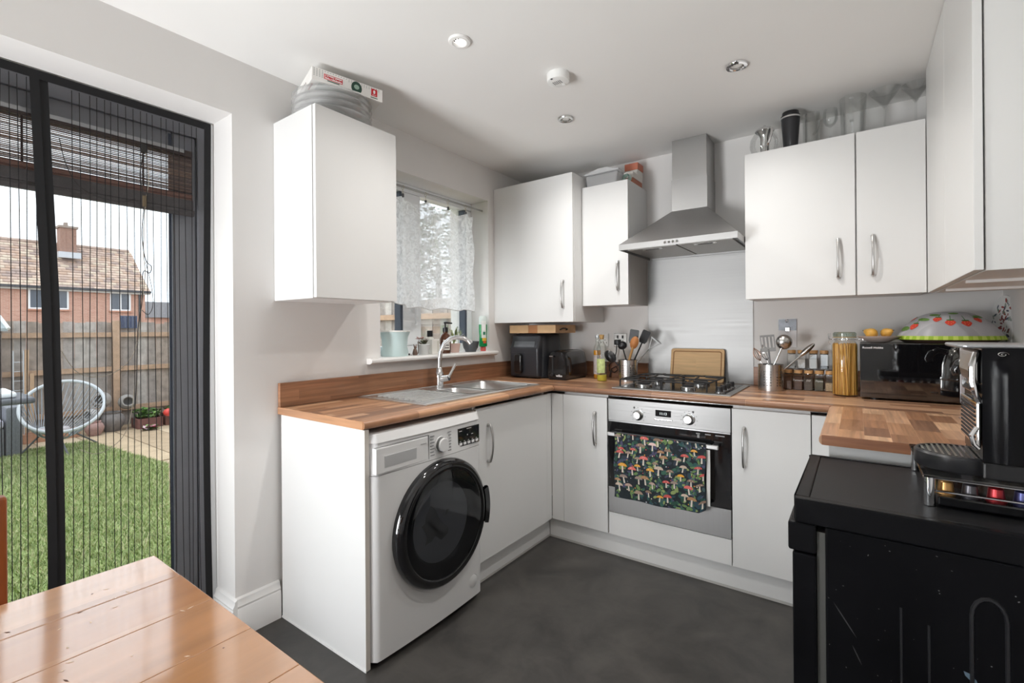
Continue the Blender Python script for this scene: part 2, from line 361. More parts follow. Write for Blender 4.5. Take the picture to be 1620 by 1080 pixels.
# ---------------------------------------------------------------- patio door: door_1
GREYF = mat('grey_door_frame', S(150, 151, 157), .25, noise=.03)
door = bpy.data.objects.new('door_1', None); COL.objects.link(door); door.location = (-.28, -3.3, 0); struct(door); ORG['door_1'] = Vector(door.location)
door['label'] = 'grey framed sliding patio door onto the garden'
dx0, dx1 = -.33, -.235
bx(dx0, dx1, DY1-.032, DY1-.002, 0, DZ).build('frame', GREYF, door, .003)
bx(dx0, dx1, DY0, DY0+.06, 0, DZ).build('frame', GREYF, door, .003)
bx(dx0, dx1, DY0+.06, DY1-.03, DZ-.05, DZ).build('frame', GREYF, door, .003)
bx(dx0, dx1, DY0+.06, DY1-.03, 0, .035).build('threshold', GREYF, door, .003)
def leaf(y0, y1, xa, xb):
    s = bx(xa, xb, y0, y0+.075, .035, DZ-.05); s.box(xa, xb, y1-.075, y1, .035, DZ-.05)
    st = bx(xa, xb, y1-.085, y1, .035, DZ-.05).build('stile', GREYF, door, .008, 3)
    st2 = bx(xa, xb, y0, y0+.085, .035, DZ-.05).build('stile', GREYF, door, .008, 3)
    bx(xa, xb, y0+.085, y1-.085, DZ-.135, DZ-.05).build('top_rail', GREYF, door, .006)
    bx(xa, xb, y0+.085, y1-.085, .035, .13).build('bottom_rail', GREYF, door, .006)
    bx((xa+xb)/2-.003, (xa+xb)/2+.003, y0+.085, y1-.085, .13, DZ-.135).build('pane', PANE, door)
leaf(-2.735, DY1-.034, -.285, -.245)
leaf(DY0+.06, -2.655, -.330, -.288)
bx(-.246, -.242, DY1-.034-.098, DY1-.034-.088, .04, DZ-.06).build('gasket', GASK, door)

# ---------------------------------------------------------------- unseen rear glazing, added to go with the rear fill lamp
rw = bpy.data.objects.new('added_rear_window', None); COL.objects.link(rw); rw.location = (.95, YR-.05, .2); struct(rw); ORG['added_rear_window'] = Vector(rw.location)
for (a, b, c, d) in ((.04, 1.86, .2, .26), (.04, 1.86, 2.14, 2.2), (.04, .10, .26, 2.14), (1.80, 1.86, .26, 2.14), (.92, .98, .26, 2.14)):
    bx(a, b, YR-.08, YR-.03, c, d).build('frame', UPVC, rw, .005)
for a, b in ((.10, .92), (.98, 1.80)): bx(a, b, YR-.057, YR-.053, .26, 2.14).build('pane', PANE, rw)

# ---------------------------------------------------------------- ceiling fittings
def downlight(x, y, ring, r, label, lit=0):
    t = thing('downlight', label, 'ceiling light', (x, y, ZC), 'ceiling downlights')
    z = ZC
    MB().lathe([(r, z-.0005), (r, z-.004), (r*.93, z-.0085), (r*.68, z-.010), (r*.60, z-.007), (r*.58, z-.001)], (x, y, 0), 32).build('bezel', ring, t)
    lamp = mat('lamp_face', (.75, .75, .72), .2) if not lit else mat('lamp_face_lit', (.9, .9, .88), .2, emit=(1, .97, .92), es=.7)
    MB().lathe([(r*.58, z-.0008), (r*.50, z-.0032), (r*.30, z-.0042), (0, z-.0046)], (x, y, 0), 24).build('lamp', lamp, t)
    l = bpy.data.lights.new('downlight_lamp', 'SPOT'); l.energy = 26; l.spot_size = math.radians(150); l.spot_blend = 1; l.shadow_soft_size = .03; l.color = (1, .97, .93)
    lo = bpy.data.objects.new('downlight_lamp', l); COL.objects.link(lo); lo.location = (0, 0, -.016); lo.parent = t
    for a in (4.0, 4.6, 5.2):
        MB().sphere((x+r*.47*math.cos(a), y+r*.47*math.sin(a), z-.004), r*.07, nu=8, nv=6).build('lamp_clip', BLACKM, t)
downlight(.782, -1.604, GLOSSW, .041, 'white ringed ceiling downlight nearest the patio door', 1)
downlight(.775, -.805, SATIN, .040, 'satin steel ceiling downlight above the sink end of the room')
downlight(1.571, -.81, CHROME, .042, 'chrome ceiling downlight on the right in front of the tall glasses')
downlight(1.571, -1.604, CHROME, .042, 'unseen fourth chrome ceiling downlight nearest the camera, above the black appliance')  # out of view, completes the grid of four, added for its light
t = thing('smoke_alarm', 'white smoke alarm with speaker slots fixed to the ceiling', 'smoke alarm', (.955, -1.185, ZC))
z = ZC; r = .046
ov = dict(sx=1.0, sy=1.0)
MB().lathe([(0, z-.0005), (r*1.02, z-.0005), (r*1.02, z-.026), (r*.97, z-.032), (r*.8, z-.0345), (0, z-.035)], (.955, -1.185, 0), 32).build('housing', PLASTW, t)
for k in range(5): bx(.955-.02+.008*k, .955-.016+.008*k, -1.2, -1.175, z-.0357, z-.0349).build('speaker_slot', mat('slot_grey', S(150, 150, 150), .6), t)
MB().cyl((.955+.012, -1.158, z-.037), (.955+.012, -1.158, z-.0345), .008, n=12).build('test_button', PLASTW, t)
bx(.955-.012, .955-.004, -1.229, -1.222, z-.0355, z-.0340).build('status_window', BLACKM, t)
# ================================================================== KITCHEN UNITS
HT, HB = .872, .842
def handle(p0, p1, n, parent, w=.013):
    p0, p1, n = Vector(p0), Vector(p1), Vector(n); side = (p1-p0).cross(n).normalized()
    pts = [p0+n*.0005, p0+n*.012]+[p0.lerp(p1, t)+n*(.014+.017*math.sin(PI*t)**.8) for t in [i/12 for i in range(13)]]+[p1+n*.012, p1+n*.0005]
    rs = [.0078, .007]+[.0062-.0012*math.sin(PI*i/12) for i in range(13)]+[.007, .0078]
    return MB().tube(pts, rs, 10).build('handle', NICKEL, parent)
def door_y(parent, x0, x1, yf, z0, z1, th=.018, hx=None, hz=None, name='door'):
    """door facing -y, its face at yf"""
    d = bx(x0+.0015, x1-.0015, yf, yf+th, z0, z1).build(name, WHITE, parent, .0012)
    if hx is not None: handle((hx, yf, hz[0]), (hx, yf, hz[1]), (0, -1, 0), d)
    return d
def door_x(parent, y0, y1, xf, z0, z1, th=.018, hy=None, hz=None, s=1, name='door'):
    d = bx(xf, xf-s*th, y0+.0015, y1-.0015, z0, z1).build(name, WHITE, parent, .0012)
    if hy is not None: handle((xf, hy, hz[0]), (xf, hy, hz[1]), (s, 0, 0), d)
    return d
# ---- wall units
t = thing('wall_unit', 'white wall cupboard left of the window, under the printed cardboard box', 'cupboard', (.15, -1.70, 1.315), 'wall cupboards')
bx(0.001, .285, -1.893, -1.5005, 1.314, 2.052).build('carcass', WHITE, t, .001)
d = door_x(t, -1.893, -1.5005, .306, 1.316, 2.052)
t = thing('wall_unit', 'tallest white wall cupboard in the corner between window and narrow cupboard', 'cupboard', (.3, -.2, 1.23), 'wall cupboards')
bx(.003, .599, -.400, -.001, 1.232, 2.121).build('carcass', WHITE, t, .001)
door_y(t, .012, .599, -.4192, 1.232, 2.121, hx=.532, hz=(1.478, 1.318))
bx(-0.0+.001, .011, -.415, -.4005, 1.232, 2.121).build('filler', WHITE, t)
t = thing('wall_unit', 'narrow white single door wall cupboard beside the cooker hood', 'cupboard', (.75, -.15, 1.33), 'wall cupboards')
bx(.6005, .8976, -.286, -.001, 1.330, 2.050).build('carcass', WHITE, t, .001)
door_y(t, .601, .8976, -.305, 1.328, 2.050, hx=.835, hz=(1.580, 1.414))
t = thing('wall_unit', 'wide white two door wall cupboard right of the hood, glassware on top', 'cupboard', (1.85, -.15, 1.33), 'wall cupboards')
bx(1.5095, 2.195, -.286, -.001, 1.332, 2.050).build('carcass', WHITE, t, .001)
door_y(t, 1.5085, 1.9565, -.305, 1.329, 2.050, hx=1.892, hz=(1.582, 1.412))
door_y(t, 1.9595, 2.1955, -.305, 1.329, 2.050, hx=2.017, hz=(1.584, 1.414))
t = thing('wall_unit', 'white wall cupboard at the right edge, reaching the ceiling, side panel showing', 'cupboard', (2.33, -.8, 1.325), 'wall cupboards')
bx(2.219, W-.001, -1.258, -.3065, 1.3255, 2.250).build('carcass', WHITE, t, .001)
door_x(t, -1.2685, -.793, 2.1965, 1.327, 2.250, s=-1)
bx(2.1965, 2.2145, -.790, -.3065, 1.327, 2.250).build('filler', WHITE, t, .001)
for y0 in (-.55, -.95): bx(2.225, 2.46, y0, y0+.016, 1.3165, 1.3252).build('light_pelmet', WHITE, t)

# ---- base units, left run (front faces +x at .555)
ZK, ZD = .115, .826
t = thing('end_panel', 'tall white end panel closing the worktop beside the washing machine', 'panel', (.3, -1.875, 0))
bx(.0205, .574, -1.8795, -1.8615, .001, HB-.001).build('panel_board', WHITE, t, .001)
bx(.0205, .576, -1.882, -1.8797, .0005, .008).build('sealant', PLASTW, t)
bx(.5741, .5752, -1.8795, -1.8615, .003, HB-.001).build('edging', mat('edging_strip', S(206, 200, 192), .5), t)
t = thing('base_unit', 'white sink base cupboard with one door next to the washing machine', 'cupboard', (.3, -.95, 0), 'base cupboards')
mb = bx(.05, .535, -1.262, -1.244, ZK, HB-.001); mb.box(.05, .535, -.672, -.6545, ZK, HB-.001); mb.box(.05, .535, -1.243, -.673, ZK, ZK+.018)
mb.build('carcass', WHITE, t, weld=False)
door_x(t, -1.262, -.655, .555, ZK, ZD, hy=-1.176, hz=(.743, .572))
t = thing('corner_post', 'white corner post joining the sink cupboard and the cooker run', 'panel', (.58, -.62, 0))
bx(.535, .553, -.6535, -.602, ZK, ZD).build('post', WHITE, t, .001)
bx(.5535, .628, -.600, -.582, ZK, ZD).build('post', WHITE, t, .001)
t = thing('plinth', 'white kickboard under the sink cupboard', 'kickboard', (.52, -.9, 0), 'kickboards')
bx(.506, .522, -1.262, -.5775, .012, ZK-.002).build('board', WHITE, t); bx(.506, .5235, -1.262, -.5775, .0005, .0115).build('seal', mat('plinth_seal', S(190, 188, 184), .3), t)
t = thing('plinth', 'white kickboard along the cooker run', 'kickboard', (1.2, -.57, 0), 'kickboards')
bx(.5245, 1.94, -.577, -.561, .012, ZK-.002).build('board', WHITE, t); bx(.5245, 1.94, -.5785, -.561, .0005, .0115).build('seal', MATS['plinth_seal'], t)
# ---- base units, back run (front faces -y at -.600)
def base_back(x0, x1, label, dx0, dx1, hx):
    t = thing('base_unit', label, 'cupboard', ((x0+x1)/2, -.3, 0), 'base cupboards')
    bx(x0, x1, -.5815, -.05, ZK, HB-.001).build('carcass', WHITE, t)
    door_y(t, dx0, dx1, -.600, ZK, ZD, hx=hx, hz=(.742, .572)); return t
base_back(.63, .893, 'narrow white base cupboard left of the oven', .6285, .895, .826)
base_back(1.502, 1.80, 'white base cupboard right of the oven, handle at its left', 1.4985, 1.803, 1.550)
t = thing('corner_post', 'white filler strip under the worktop beside the black appliance', 'panel', (1.84, -.6, 0))
bx(1.8055, 1.905, -.600, -.582, ZK, ZD).build('post', WHITE, t, .001)
t = thing('base_unit', 'white peninsula base cupboard behind the black appliance', 'cupboard', (2.15, -.95, 0), 'base cupboards')
bx(1.924, W-.001, -1.214, -.6255, ZK, HB-.001).build('carcass', WHITE, t)
bx(1.890, W-.001, -1.233, -1.215, .0005, HB-.001).build('end_board', WHITE, t, .001)
door_x(t, -1.214, -.6255, 1.906, ZK, ZD, s=-1, hy=-1.165, hz=(.742, .60))
t = thing('oven_filler', 'white filler panel below the built-in oven', 'panel', (1.2, -.59, ZK))
bx(.9005, 1.4955, -.600, -.582, ZK, .2315).build('board', WHITE, t, .001)

# ---- worktop
SX0, SX1, SY0, SY1 = .055, .505, -1.515, -.655        # sink cut-out
t = thing('worktop', 'walnut block effect laminate worktop running round the kitchen in a U', 'worktop', (.3, -.6, HB))
def edge(front, depth_to, out):     # rounded profile: (coordinate, z)
    n = 6; r = .013; pts = [(depth_to, HB)]
    s = out
    for i in range(n+1): a = -PI/2+PI/2*i/n; pts.append((front-s*r+s*r*math.cos(a), HB+r+r*math.sin(a)))
    for i in range(n+1): a = PI/2*i/n; pts.append((front-s*r+s*r*math.cos(a), HT-r+r*math.sin(a)))
    pts.append((depth_to, HT)); return pts
mb = MB().prism(edge(.580, .52, 1), -1.883, -.62, 'y')
mb.box(.001, .52, -1.883, SY0, HB, HT); mb.box(.001, SX0, SY0, SY1, HB, HT); mb.box(SX1, .52, SY0, SY1, HB, HT); mb.box(.001, .52, SY1, -.62, HB, HT)
mb.build('worktop_section', WOODY, t, weld=False, angle=50)
mb = MB().prism(edge(-.62, -.58, -1), .581, 1.866, 'x'); mb.box(.001, W-.001, -.58, -.001, HB, HT); mb.box(.001, .581, -.62, -.58, HB, HT); mb.box(1.866, W-.001, -.62, -.58, HB, HT)
mb.build('worktop_section', WOODX, t, weld=False, angle=50)
mb = MB().prism(edge(1.866, 1.92, -1), -1.245, -.6205, 'y'); mb.box(1.92, W-.001, -1.245, -.6205, HB, HT)
mb.build('worktop_section', WOODP, t, weld=False, angle=50)
bx(.003, .572, -1.8845, -1.8832, HB+.001, HT-.001).build('end_edging', EDGEX, t)
bx(1.873, W-.002, -1.2465, -1.2452, HB+.001, HT-.001).build('end_edging', EDGED, t)
bx(.002, .020, -1.883, -.021, HT+.0004, .972).build('upstand', WOODYZ, t, .0015)
bx(.002, .902, -.020, -.002, HT+.0004, .972).build('upstand', WOODXZ, t, .0015)
bx(1.497, W-.002, -.020, -.002, HT+.0004, .972).build('upstand', WOODXZ, t, .0015)
bx(W-.02, W-.002, -1.24, -.021, HT+.0004, .972).build('upstand', WOODYZ, t, .0015)
# steel joint strip between sections
bx(.5802, 1.8655, -.6206, -.6201, HB, HB+.001).build('joint_strip', SATIN, t)

# ---- splashback
t = thing('splashback', 'tall brushed steel splashback sheet behind the hob', 'splashback', (1.2, 0, HT))
bx(.904, 1.4955, -.006, -.0012, HT+.001, 1.6125).build('sheet', mat('splashback_steel', (.37, .367, .362), .48, 1.0, aniso=(1, 1, 220)), t, .0008)

# ---- cooker hood
t = thing('cooker_hood', 'stainless steel chimney cooker hood over the hob', 'cooker hood', (1.21, -.2, 1.6))
HX0, HX1, HYF, HZ0, HZ1 = .9125, 1.5065, -.4746, 1.6134, 1.6443
CX0, CX1, CYF, CZ = 1.1093, 1.3021, -.1836, 1.8533
mb = MB().add([(HX0, HYF, HZ1), (HX1, HYF, HZ1), (HX1, -.002, HZ1), (HX0, -.002, HZ1), (CX0, CYF, CZ), (CX1, CYF, CZ), (CX1, -.002, CZ), (CX0, -.002, CZ)],
    [(0, 1, 5, 4), (1, 2, 6, 5), (2, 3, 7, 6), (3, 0, 4, 7), (4, 5, 6, 7)])
mb.build('canopy', STEELH, t)
mb = MB().box(HX0, HX1, HYF, HYF+.004, HZ0, HZ1); mb.box(HX0, HX0+.004, HYF+.004, -.002, HZ0, HZ1); mb.box(HX1-.004, HX1, HYF+.004, -.002, HZ0, HZ1); mb.box(HX0+.004, HX1-.004, -.006, -.002, HZ0, HZ1)
mb.build('rim', STEEL, t, weld=False)
bx(HX0+.004, HX1-.004, HYF+.004, -.006, HZ0+.012, HZ0+.016).build('underside', mat('hood_underside', (.30, .30, .30), .4, 1.0), t)
for a, b in ((HX0+.03, 1.206), (1.214, HX1-.03)):
    f = bx(a, b, HYF+.05, -.04, HZ0+.003, HZ0+.0118).build('grease_filter', mat('filter_mesh', (.42, .41, .39), .45, 1.0, bump=.5, bscale=900), t, .002)
    bx((a+b)/2-.055, (a+b)/2+.055, HYF+.058, HYF+.082, HZ0-.001, HZ0+.0028).build('filter_catch', SATIN, f, .001)
    bx((a+b)/2-.035, (a+b)/2+.035, HYF+.064, HYF+.074, HZ0-.0022, HZ0-.0012).build('catch_slot', BLACKM, f)
for k in range(4): MB().cyl((1.165+.02*k, HYF-.004, 1.629), (1.165+.02*k, HYF, 1.629), .0065, n=12).build('push_button', CHROME, t)
bx(CX0, CX1, CYF, -.002, CZ, 2.03).build('chimney', STEEL, t, .001)
bx(CX0+.003, CX1-.003, CYF+.003, -.002, 2.03, ZC-.001).build('chimney_upper', mat('chimney_upper_steel', (.44, .435, .425), .36, 1.0, aniso=(2, 2, 260)), t, .001)
# ================================================================== APPLIANCES
# ---- washing machine (front faces +x)
t = thing('washing_machine', 'white front loading washing machine with large dark round door', 'washing machine', (.3, -1.565, 0))
wy0, wy1, wxf, wz1 = -1.8600, -1.2680, .592, .822
WM = mat('washer_white', S(226, 226, 226), .3, noise=.008, nscale=4)
bx(.06, wxf-.03, wy0, wy1, .02, wz1).build('body', WM, t, .006)
# front: gently bowed in plan
def front(y): u = (y-(wy0+wy1)/2)/((wy1-wy0)/2); return wxf+.010-.010*abs(u)**2-.024*max(0, (abs(u)-.93)/.07)**2
def frontgrid(z0, z1, lean=0):
    mb = MB(); n = 40; ys = [wy0+(wy1-wy0)*i/n for i in range(n+1)]
    v = []; 
    for y in ys: v += [(wxf-.0295, y, z0), (front(y), y, z0), (front(y)-lean, y, z1), (wxf-.0295, y, z1)]
    f = [(0, 1, 2, 3), tuple(n*4+j for j in (3, 2, 1, 0))]
    for i in range(n):
        for j in range(4): f.append((i*4+j, (i+1)*4+j, (i+1)*4+(j+1) % 4, i*4+(j+1) % 4))
    return mb.add(v, f)
frontgrid(.022, .675).build('front_panel', WM, t, angle=60)
frontgrid(.677, .790, .006).build('control_panel', WM, t, angle=60)
frontgrid(.791, wz1-.001, .012).build('lid_edge', WM, t, angle=60)
XF = wxf+.010
# drawer front outline and grip
dr = MB()
DRM = mat('washer_seam', S(150, 150, 150), .6)
for a, b, c, d_ in ((-1.858, -1.600, .7765, .778), (-1.601, -1.5995, .682, .777)): dr.box(front((a+b)/2)-.004, front((a+b)/2)+.0012, a, b, c, d_)
dp = thing
dw = MB().box(.58, front(-1.7)+.002, -1.852, -1.603, .682, .774).build('detergent_drawer', WM, t, .003)
dr.build('drawer_seam', DRM, dw)
g = MB().prism([(front(-1.72)+.0022, .702), (front(-1.72)+.0022, .742), (front(-1.72)+.0045, .742), (front(-1.72)+.0045, .738), (front(-1.72)+.003, .70)], -1.815, -1.665, 'y').build('drawer_grip', mat('grip_grey', S(186, 187, 188), .45), dw)
MB().box(front(-1.62)+.002, front(-1.62)+.0024, -1.645, -1.615, .748, .7505).build('drawer_mark', DRM, dw)
# programme dial
MB().lathe([(.034, 0), (.034, .004), (.031, .005)], (XF-.0015, -1.534, .728), 28, 'x').build('dial_ring', WM, t)
k = MB().lathe([(.028, .004), (.0275, .020), (.025, .0225), (0, .0225)], (XF-.0015, -1.534, .728), 28, 'x').build('dial', WM, t)
MB().lathe([(.0285, .004), (.0290, .010), (.0285, .016)], (XF-.0015, -1.534, .728), 28, 'x').build('dial_band', mat('dial_band', S(140, 140, 138), .3, .8), k)
mk = MB(); mk.col = S(120, 120, 122)
for i in range(7):
    zz = .768-.0125*i; mk.box(front(-1.587)-.002, front(-1.587)+.0006, -1.592, -1.570-.004*(i % 2), zz, zz+.0025); mk.box(XF-.002, front(-1.482)+.0006, -1.492+.004*(i % 3), -1.474, zz, zz+.0025)
mk.build('dial_legend', PRINT, t)
# display
d = MB().box(XF-.008, front(-1.36)+.0012, -1.428, -1.291, .693, .770).build('display', BLACKG, t, .001)
pr = MB(); pr.col = (.8, .8, .8)
xx = front(-1.36)+.0014
for i in range(5): pr.box(xx, xx+.0012, -1.421+.026*i, -1.404+.026*i, .698, .709)
pr.build('display_buttons', PRINT, d)
pr = MB(); pr.col = (.55, .55, .55)
for i in range(5): pr.box(xx, xx+.0003, -1.419+.026*i, -1.411+.026*i, .713, .7155)
pr.box(xx, xx+.0003, -1.422, -1.405, .757, .760); pr.box(xx, xx+.0003, -1.375, -1.345, .762, .7645); pr.box(xx, xx+.0003, -1.372, -1.368, .735, .74); pr.box(xx, xx+.0003, -1.345, -1.333, .735, .738)
pr.build('display_print', PRINT, d)
# porthole door
c = (XF-.004, -1.530, .418)
dr = MB().lathe([(.250, -.006), (.252, .010), (.248, .026), (.236, .036), (.222, .038), (.212, .034)], c, 64, 'x').build('porthole_ring', BLACKG, t)
MB().lathe([(.213, .033), (.205, .036), (.17, .0385), (.10, .042), (0, .0435)], c, 56, 'x').build('porthole_glass', thin_glass('smoked_glass', (.30, .31, .33), .05, .03), dr)
MB().lathe([(.212, .030), (.175, .024), (.160, .010), (.155, -.002)], c, 48, 'x').build('porthole_inner', mat('inner_ring', (.05, .05, .053), .3), dr)
MB().lathe([(.212, -.001), (.0, -.001)], c, 48, 'x').build('drum_opening', mat('drum_dark', (.05, .05, .052), .35, .6), dr)
lm = MB()
lm.grid(lambda u, v: (c[0]+.002+.012*math.sin(PI*u)*math.sin(PI*v)+.004*math.sin(9*u+5*v), c[1]-.10+.13*u+.015*math.sin(7*v), c[2]-.07+.15*v*(1-.35*u)+.01*math.sin(8*u)), 14, 14)
lm.build('laundry', mat('laundry_cloth', S(190, 188, 186), .9, bump=.3, bscale=40), dr)
hb = MB().lathe([(.236, .026), (.262, .020), (.268, .030), (.262, .042), (.236, .040)], c, 14, 'x', ang=.62)
Mr = Matrix.Translation(Vector(c)) @ Matrix.Rotation(-.31+.0, 4, 'X') @ Matrix.Translation(-Vector(c)); hb.xf(Mr); hb.build('porthole_grip', BLACKG, dr)
MB().lathe([(.026, -.006), (.027, .0018), (.0255, .0028), (0, .0030)], (front(-1.338)-.001, -1.338, .092), 28, 'x').build('filter_cap', WM, t)
MB().lathe([(.029, -.006), (.029, .0006), (.0272, .0006)], (front(-1.338)-.001, -1.338, .092), 28, 'x').build('filter_cap_seam', DRM, t)
for y in (wy0+.05, wy1-.05):
    for x in (.12, .52): MB().cyl((x, y, .0), (x, y, .02), .02, n=12).build('foot', BLACKM, t)
bx(.08, .55, wy0+.012, wy1-.012, .012, .0195).build('base_shadow_sheet', BLACKM, t)  # black sheet put in for the shade under the machine

# ---- built-in oven
t = thing('oven', 'stainless steel built-in single oven with black glass door', 'oven', (1.198, -.35, .235))
ox0, ox1, yf = .9005, 1.4955, -.600
bx(ox0+.008, ox1-.008, -.58, -.06, .24, .815).build('cavity_body', mat('oven_body', (.1, .1, .1), .5), t)
bx(ox0, ox1, yf, yf+.019, .712, .8235).build('control_fascia', mat('oven_steel', (.30, .297, .293), .42, 1.0, aniso=(2, 2, 260)), t, .0012)
def knob(x, z):
    k = MB().lathe([(.025, 0), (.026, -.004), (.021, -.007), (.0195, -.024), (.017, -.027), (0, -.0275)], (x, yf, z), 28, 'y').build('control_knob', SATIN, t)
    MB().lathe([(.0275, -.0003), (.0275, -.003), (.0248, -.0035)], (x, yf, z), 28, 'y').build('knob_collar', CHROME, k)
knob(1.063, .752); knob(1.313, .757)
d = bx(1.152, 1.228, yf-.0012, yf+.002, .756, .787).build('clock_display', mat('display_black', (.012, .012, .013), .55, spec=.08), t)
text('clock_digits', '11:13', .017, (1.190, yf-.0014, .765), (1, 0, 0), (0, 0, 1), mat('lit_digits', (.7, .75, .75), .5, emit=(.85, .92, .95), es=.8), d, align='CENTER')
bx(1.146, 1.234, yf-.005, yf, .738, .746).build('clock_button_bar', CHROME, t, .002)
mk = MB(); mk.col = (.05, .05, .05)
for (x, z) in ((1.043, .788), (1.332, .793)): mk.disc((x, yf-.0004, z), (.005, 0, 0), (0, 0, .005), 14)
for kx, kz in ((1.063, .752), (1.313, .757)):
    for i in range(9):
        a = -.7+i*.57; mk.box(kx+.037*math.cos(a)-.0016, kx+.037*math.cos(a)+.0016, yf-.0005, yf-.0001, kz+.037*math.sin(a)-.0016, kz+.037*math.sin(a)+.0016)
mk.build('control_marks', PRINT, t)
bx(ox0+.002, ox1-.002, yf-.0005, yf+.016, .7065, .7115).build('vent_strip', mat('vent_strip', (.35, .35, .35), .3, 1.0), t)
dr = bx(ox0, ox1, yf-.001, yf+.018, .366, .706).build('door_glass', mat('oven_glass', (.012, .012, .013), .06, coat=1), t, .0015)
bx(ox0+.07, ox1-.07, yf-.0014, yf-.0011, .40, .64).build('inner_window', mat('oven_inner', (.03, .027, .025), .12), dr)
mk = MB(); mk.col = (.30, .30, .30)
for a, b in ((1.345, 1.362), (1.385, 1.41), (1.43, 1.47)): mk.box(a, b, yf-.0016, yf-.0011, .692, .697)
mk.box(1.35, 1.36, yf-.0016, yf-.0011, .675, .69); mk.build('door_print', PRINT, dr)
bx(ox0, ox1, yf-.001, yf+.018, .2335, .365).build('lower_fascia', STEELH, t, .0012)
hd = bx(.917, 1.452, yf-.050, yf-.036, .640, .658).build('handle', mat('handle_silver', S(200, 200, 200), .3, .6), t, .003)
for x in (.935, 1.434): bx(x-.012, x+.012, yf-.036, yf-.0012, .642, .657).build('handle_mount', BLACKP, hd, .002)

# ---- tea towel with mushroom print hanging over the oven handle
t = thing('tea_towel', 'dark tea towel printed with mushrooms draped over the oven handle', 'towel', (1.18, yf-.045, .66))
tx0, tx1 = .957, 1.400
def tw(u, v):   # front sheet: u across, v down
    x = tx0+(tx1-tx0)*u-.012*v*(1-u)*0+.004*math.sin(9*v); b = .338-.006*u*math.sin(5*u)
    z = .6615-(.6615-b)*v
    if u > .93: z += .02*v*(u-.93)/.07
    y = yf-.0545-.004*math.sin(PI*u*5)*v-.003*math.sin(11*u+2)*v-.003*v
    return (x, y, z)
mb = MB(); mb.grid(tw, 40, 26)
mb.grid(lambda u, v: (tx0+(tx1-tx0)*u, yf-.0545+.022*v, .6615+.002*math.sin(PI*v)), 20, 4)
mb.grid(lambda u, v: (tx0+.006+(tx1-tx0+.010)*u, yf-.0325+.002*v*math.sin(8*u), .6615-.285*v), 30, 10)
TOW = mat('towel_ground', S(30, 38, 44), .9, sheen=.2, noise=.25, nscale=120)
mb.build('cloth', TOW, t, angle=60)
MB().grid(lambda u, v: (tx1+.001+.016*u, yf-.046+.003*math.sin(5*v), .635-.255*v), 3, 12).build('cloth_reverse', mat('towel_reverse', S(222, 220, 216), .9), t)
pr = MB(); rnd = random.Random(4)
CAPS = [S(196, 88, 84), S(158, 136, 120), S(176, 150, 136), S(140, 116, 100), S(214, 110, 104), S(196, 176, 158), S(168, 128, 92), S(220, 160, 62), S(150, 132, 122), S(226, 196, 190)]
LEAF = [S(48, 88, 84), S(62, 100, 84), S(104, 132, 82), S(44, 72, 82), S(78, 76, 104), S(136, 152, 96), S(46, 78, 66), S(70, 92, 92), S(54, 62, 74)]
def onT(u, v, lift):
    p = Vector(tw(min(max(u, .005), .995), min(max(v, .005), .995))); p.y -= lift; return p
def shape(u, v, pts, lift, col):
    pr.col = col; q = [onT(u+a/(tx1-tx0), v-b/.32, lift) for a, b in pts]; pr.add(q, [tuple(range(len(q)))])
for i in range(520):
    u, v = rnd.random(), rnd.random(); a0 = rnd.random()*6.3; L = .006+.011*rnd.random(); w_ = L*(.35+.3*rnd.random())
    pts = [(L*math.cos(a)*math.cos(a0)-w_*math.sin(a)*math.sin(a0), L*math.cos(a)*math.sin(a0)+w_*math.sin(a)*math.cos(a0)) for a in [2*PI*k/7 for k in range(7)]]
    shape(u, v, pts, .0010+.0003*rnd.random(), rnd.choice(LEAF))
for i in range(90):
    u, v = rnd.random(), rnd.random(); r_ = .0015+.002*rnd.random(); shape(u, v, [(r_*math.cos(a), r_*math.sin(a)) for a in [2*PI*k/6 for k in range(6)]], .0014, rnd.choice([S(225, 215, 190), S(210, 150, 70), S(190, 190, 200), S(200, 90, 90)]))
spots = []
for i in range(9):
    for j in range(6): spots.append(((i+.5+.5*(j % 2)-.25+rnd.uniform(-.32, .32))/9, (j+.5+rnd.uniform(-.36, .36))/6))
for u, v in spots:
    s_ = .95+.6*rnd.random(); tl = rnd.uniform(-.003, .003); h = .021*s_; cw = .0155*s_; ch = .011*s_
    shape(u, v, [(-.003*s_, 0), (.003*s_, 0), (.0022*s_+tl, h), (-.0022*s_+tl, h)], .0020, S(214, 204, 190))
    shape(u, v, [(tl+cw*math.cos(a), h-.002+ch*math.sin(a)) for a in [PI*k/8 for k in range(9)]], .0023, rnd.choice(CAPS))
    if rnd.random() < .5:
        for q in range(3): 
            a = rnd.uniform(.5, 2.6); shape(u, v, [(tl+cw*.6*math.cos(a)+.0014*math.cos(b), h+ch*.45*math.sin(a)+.0014*math.sin(b)) for b in (0, 1.57, 3.14, 4.71)], .0026, S(235, 228, 220))
stuff(pr.build('mushroom_print', print_mat('towel_print', .95), t))

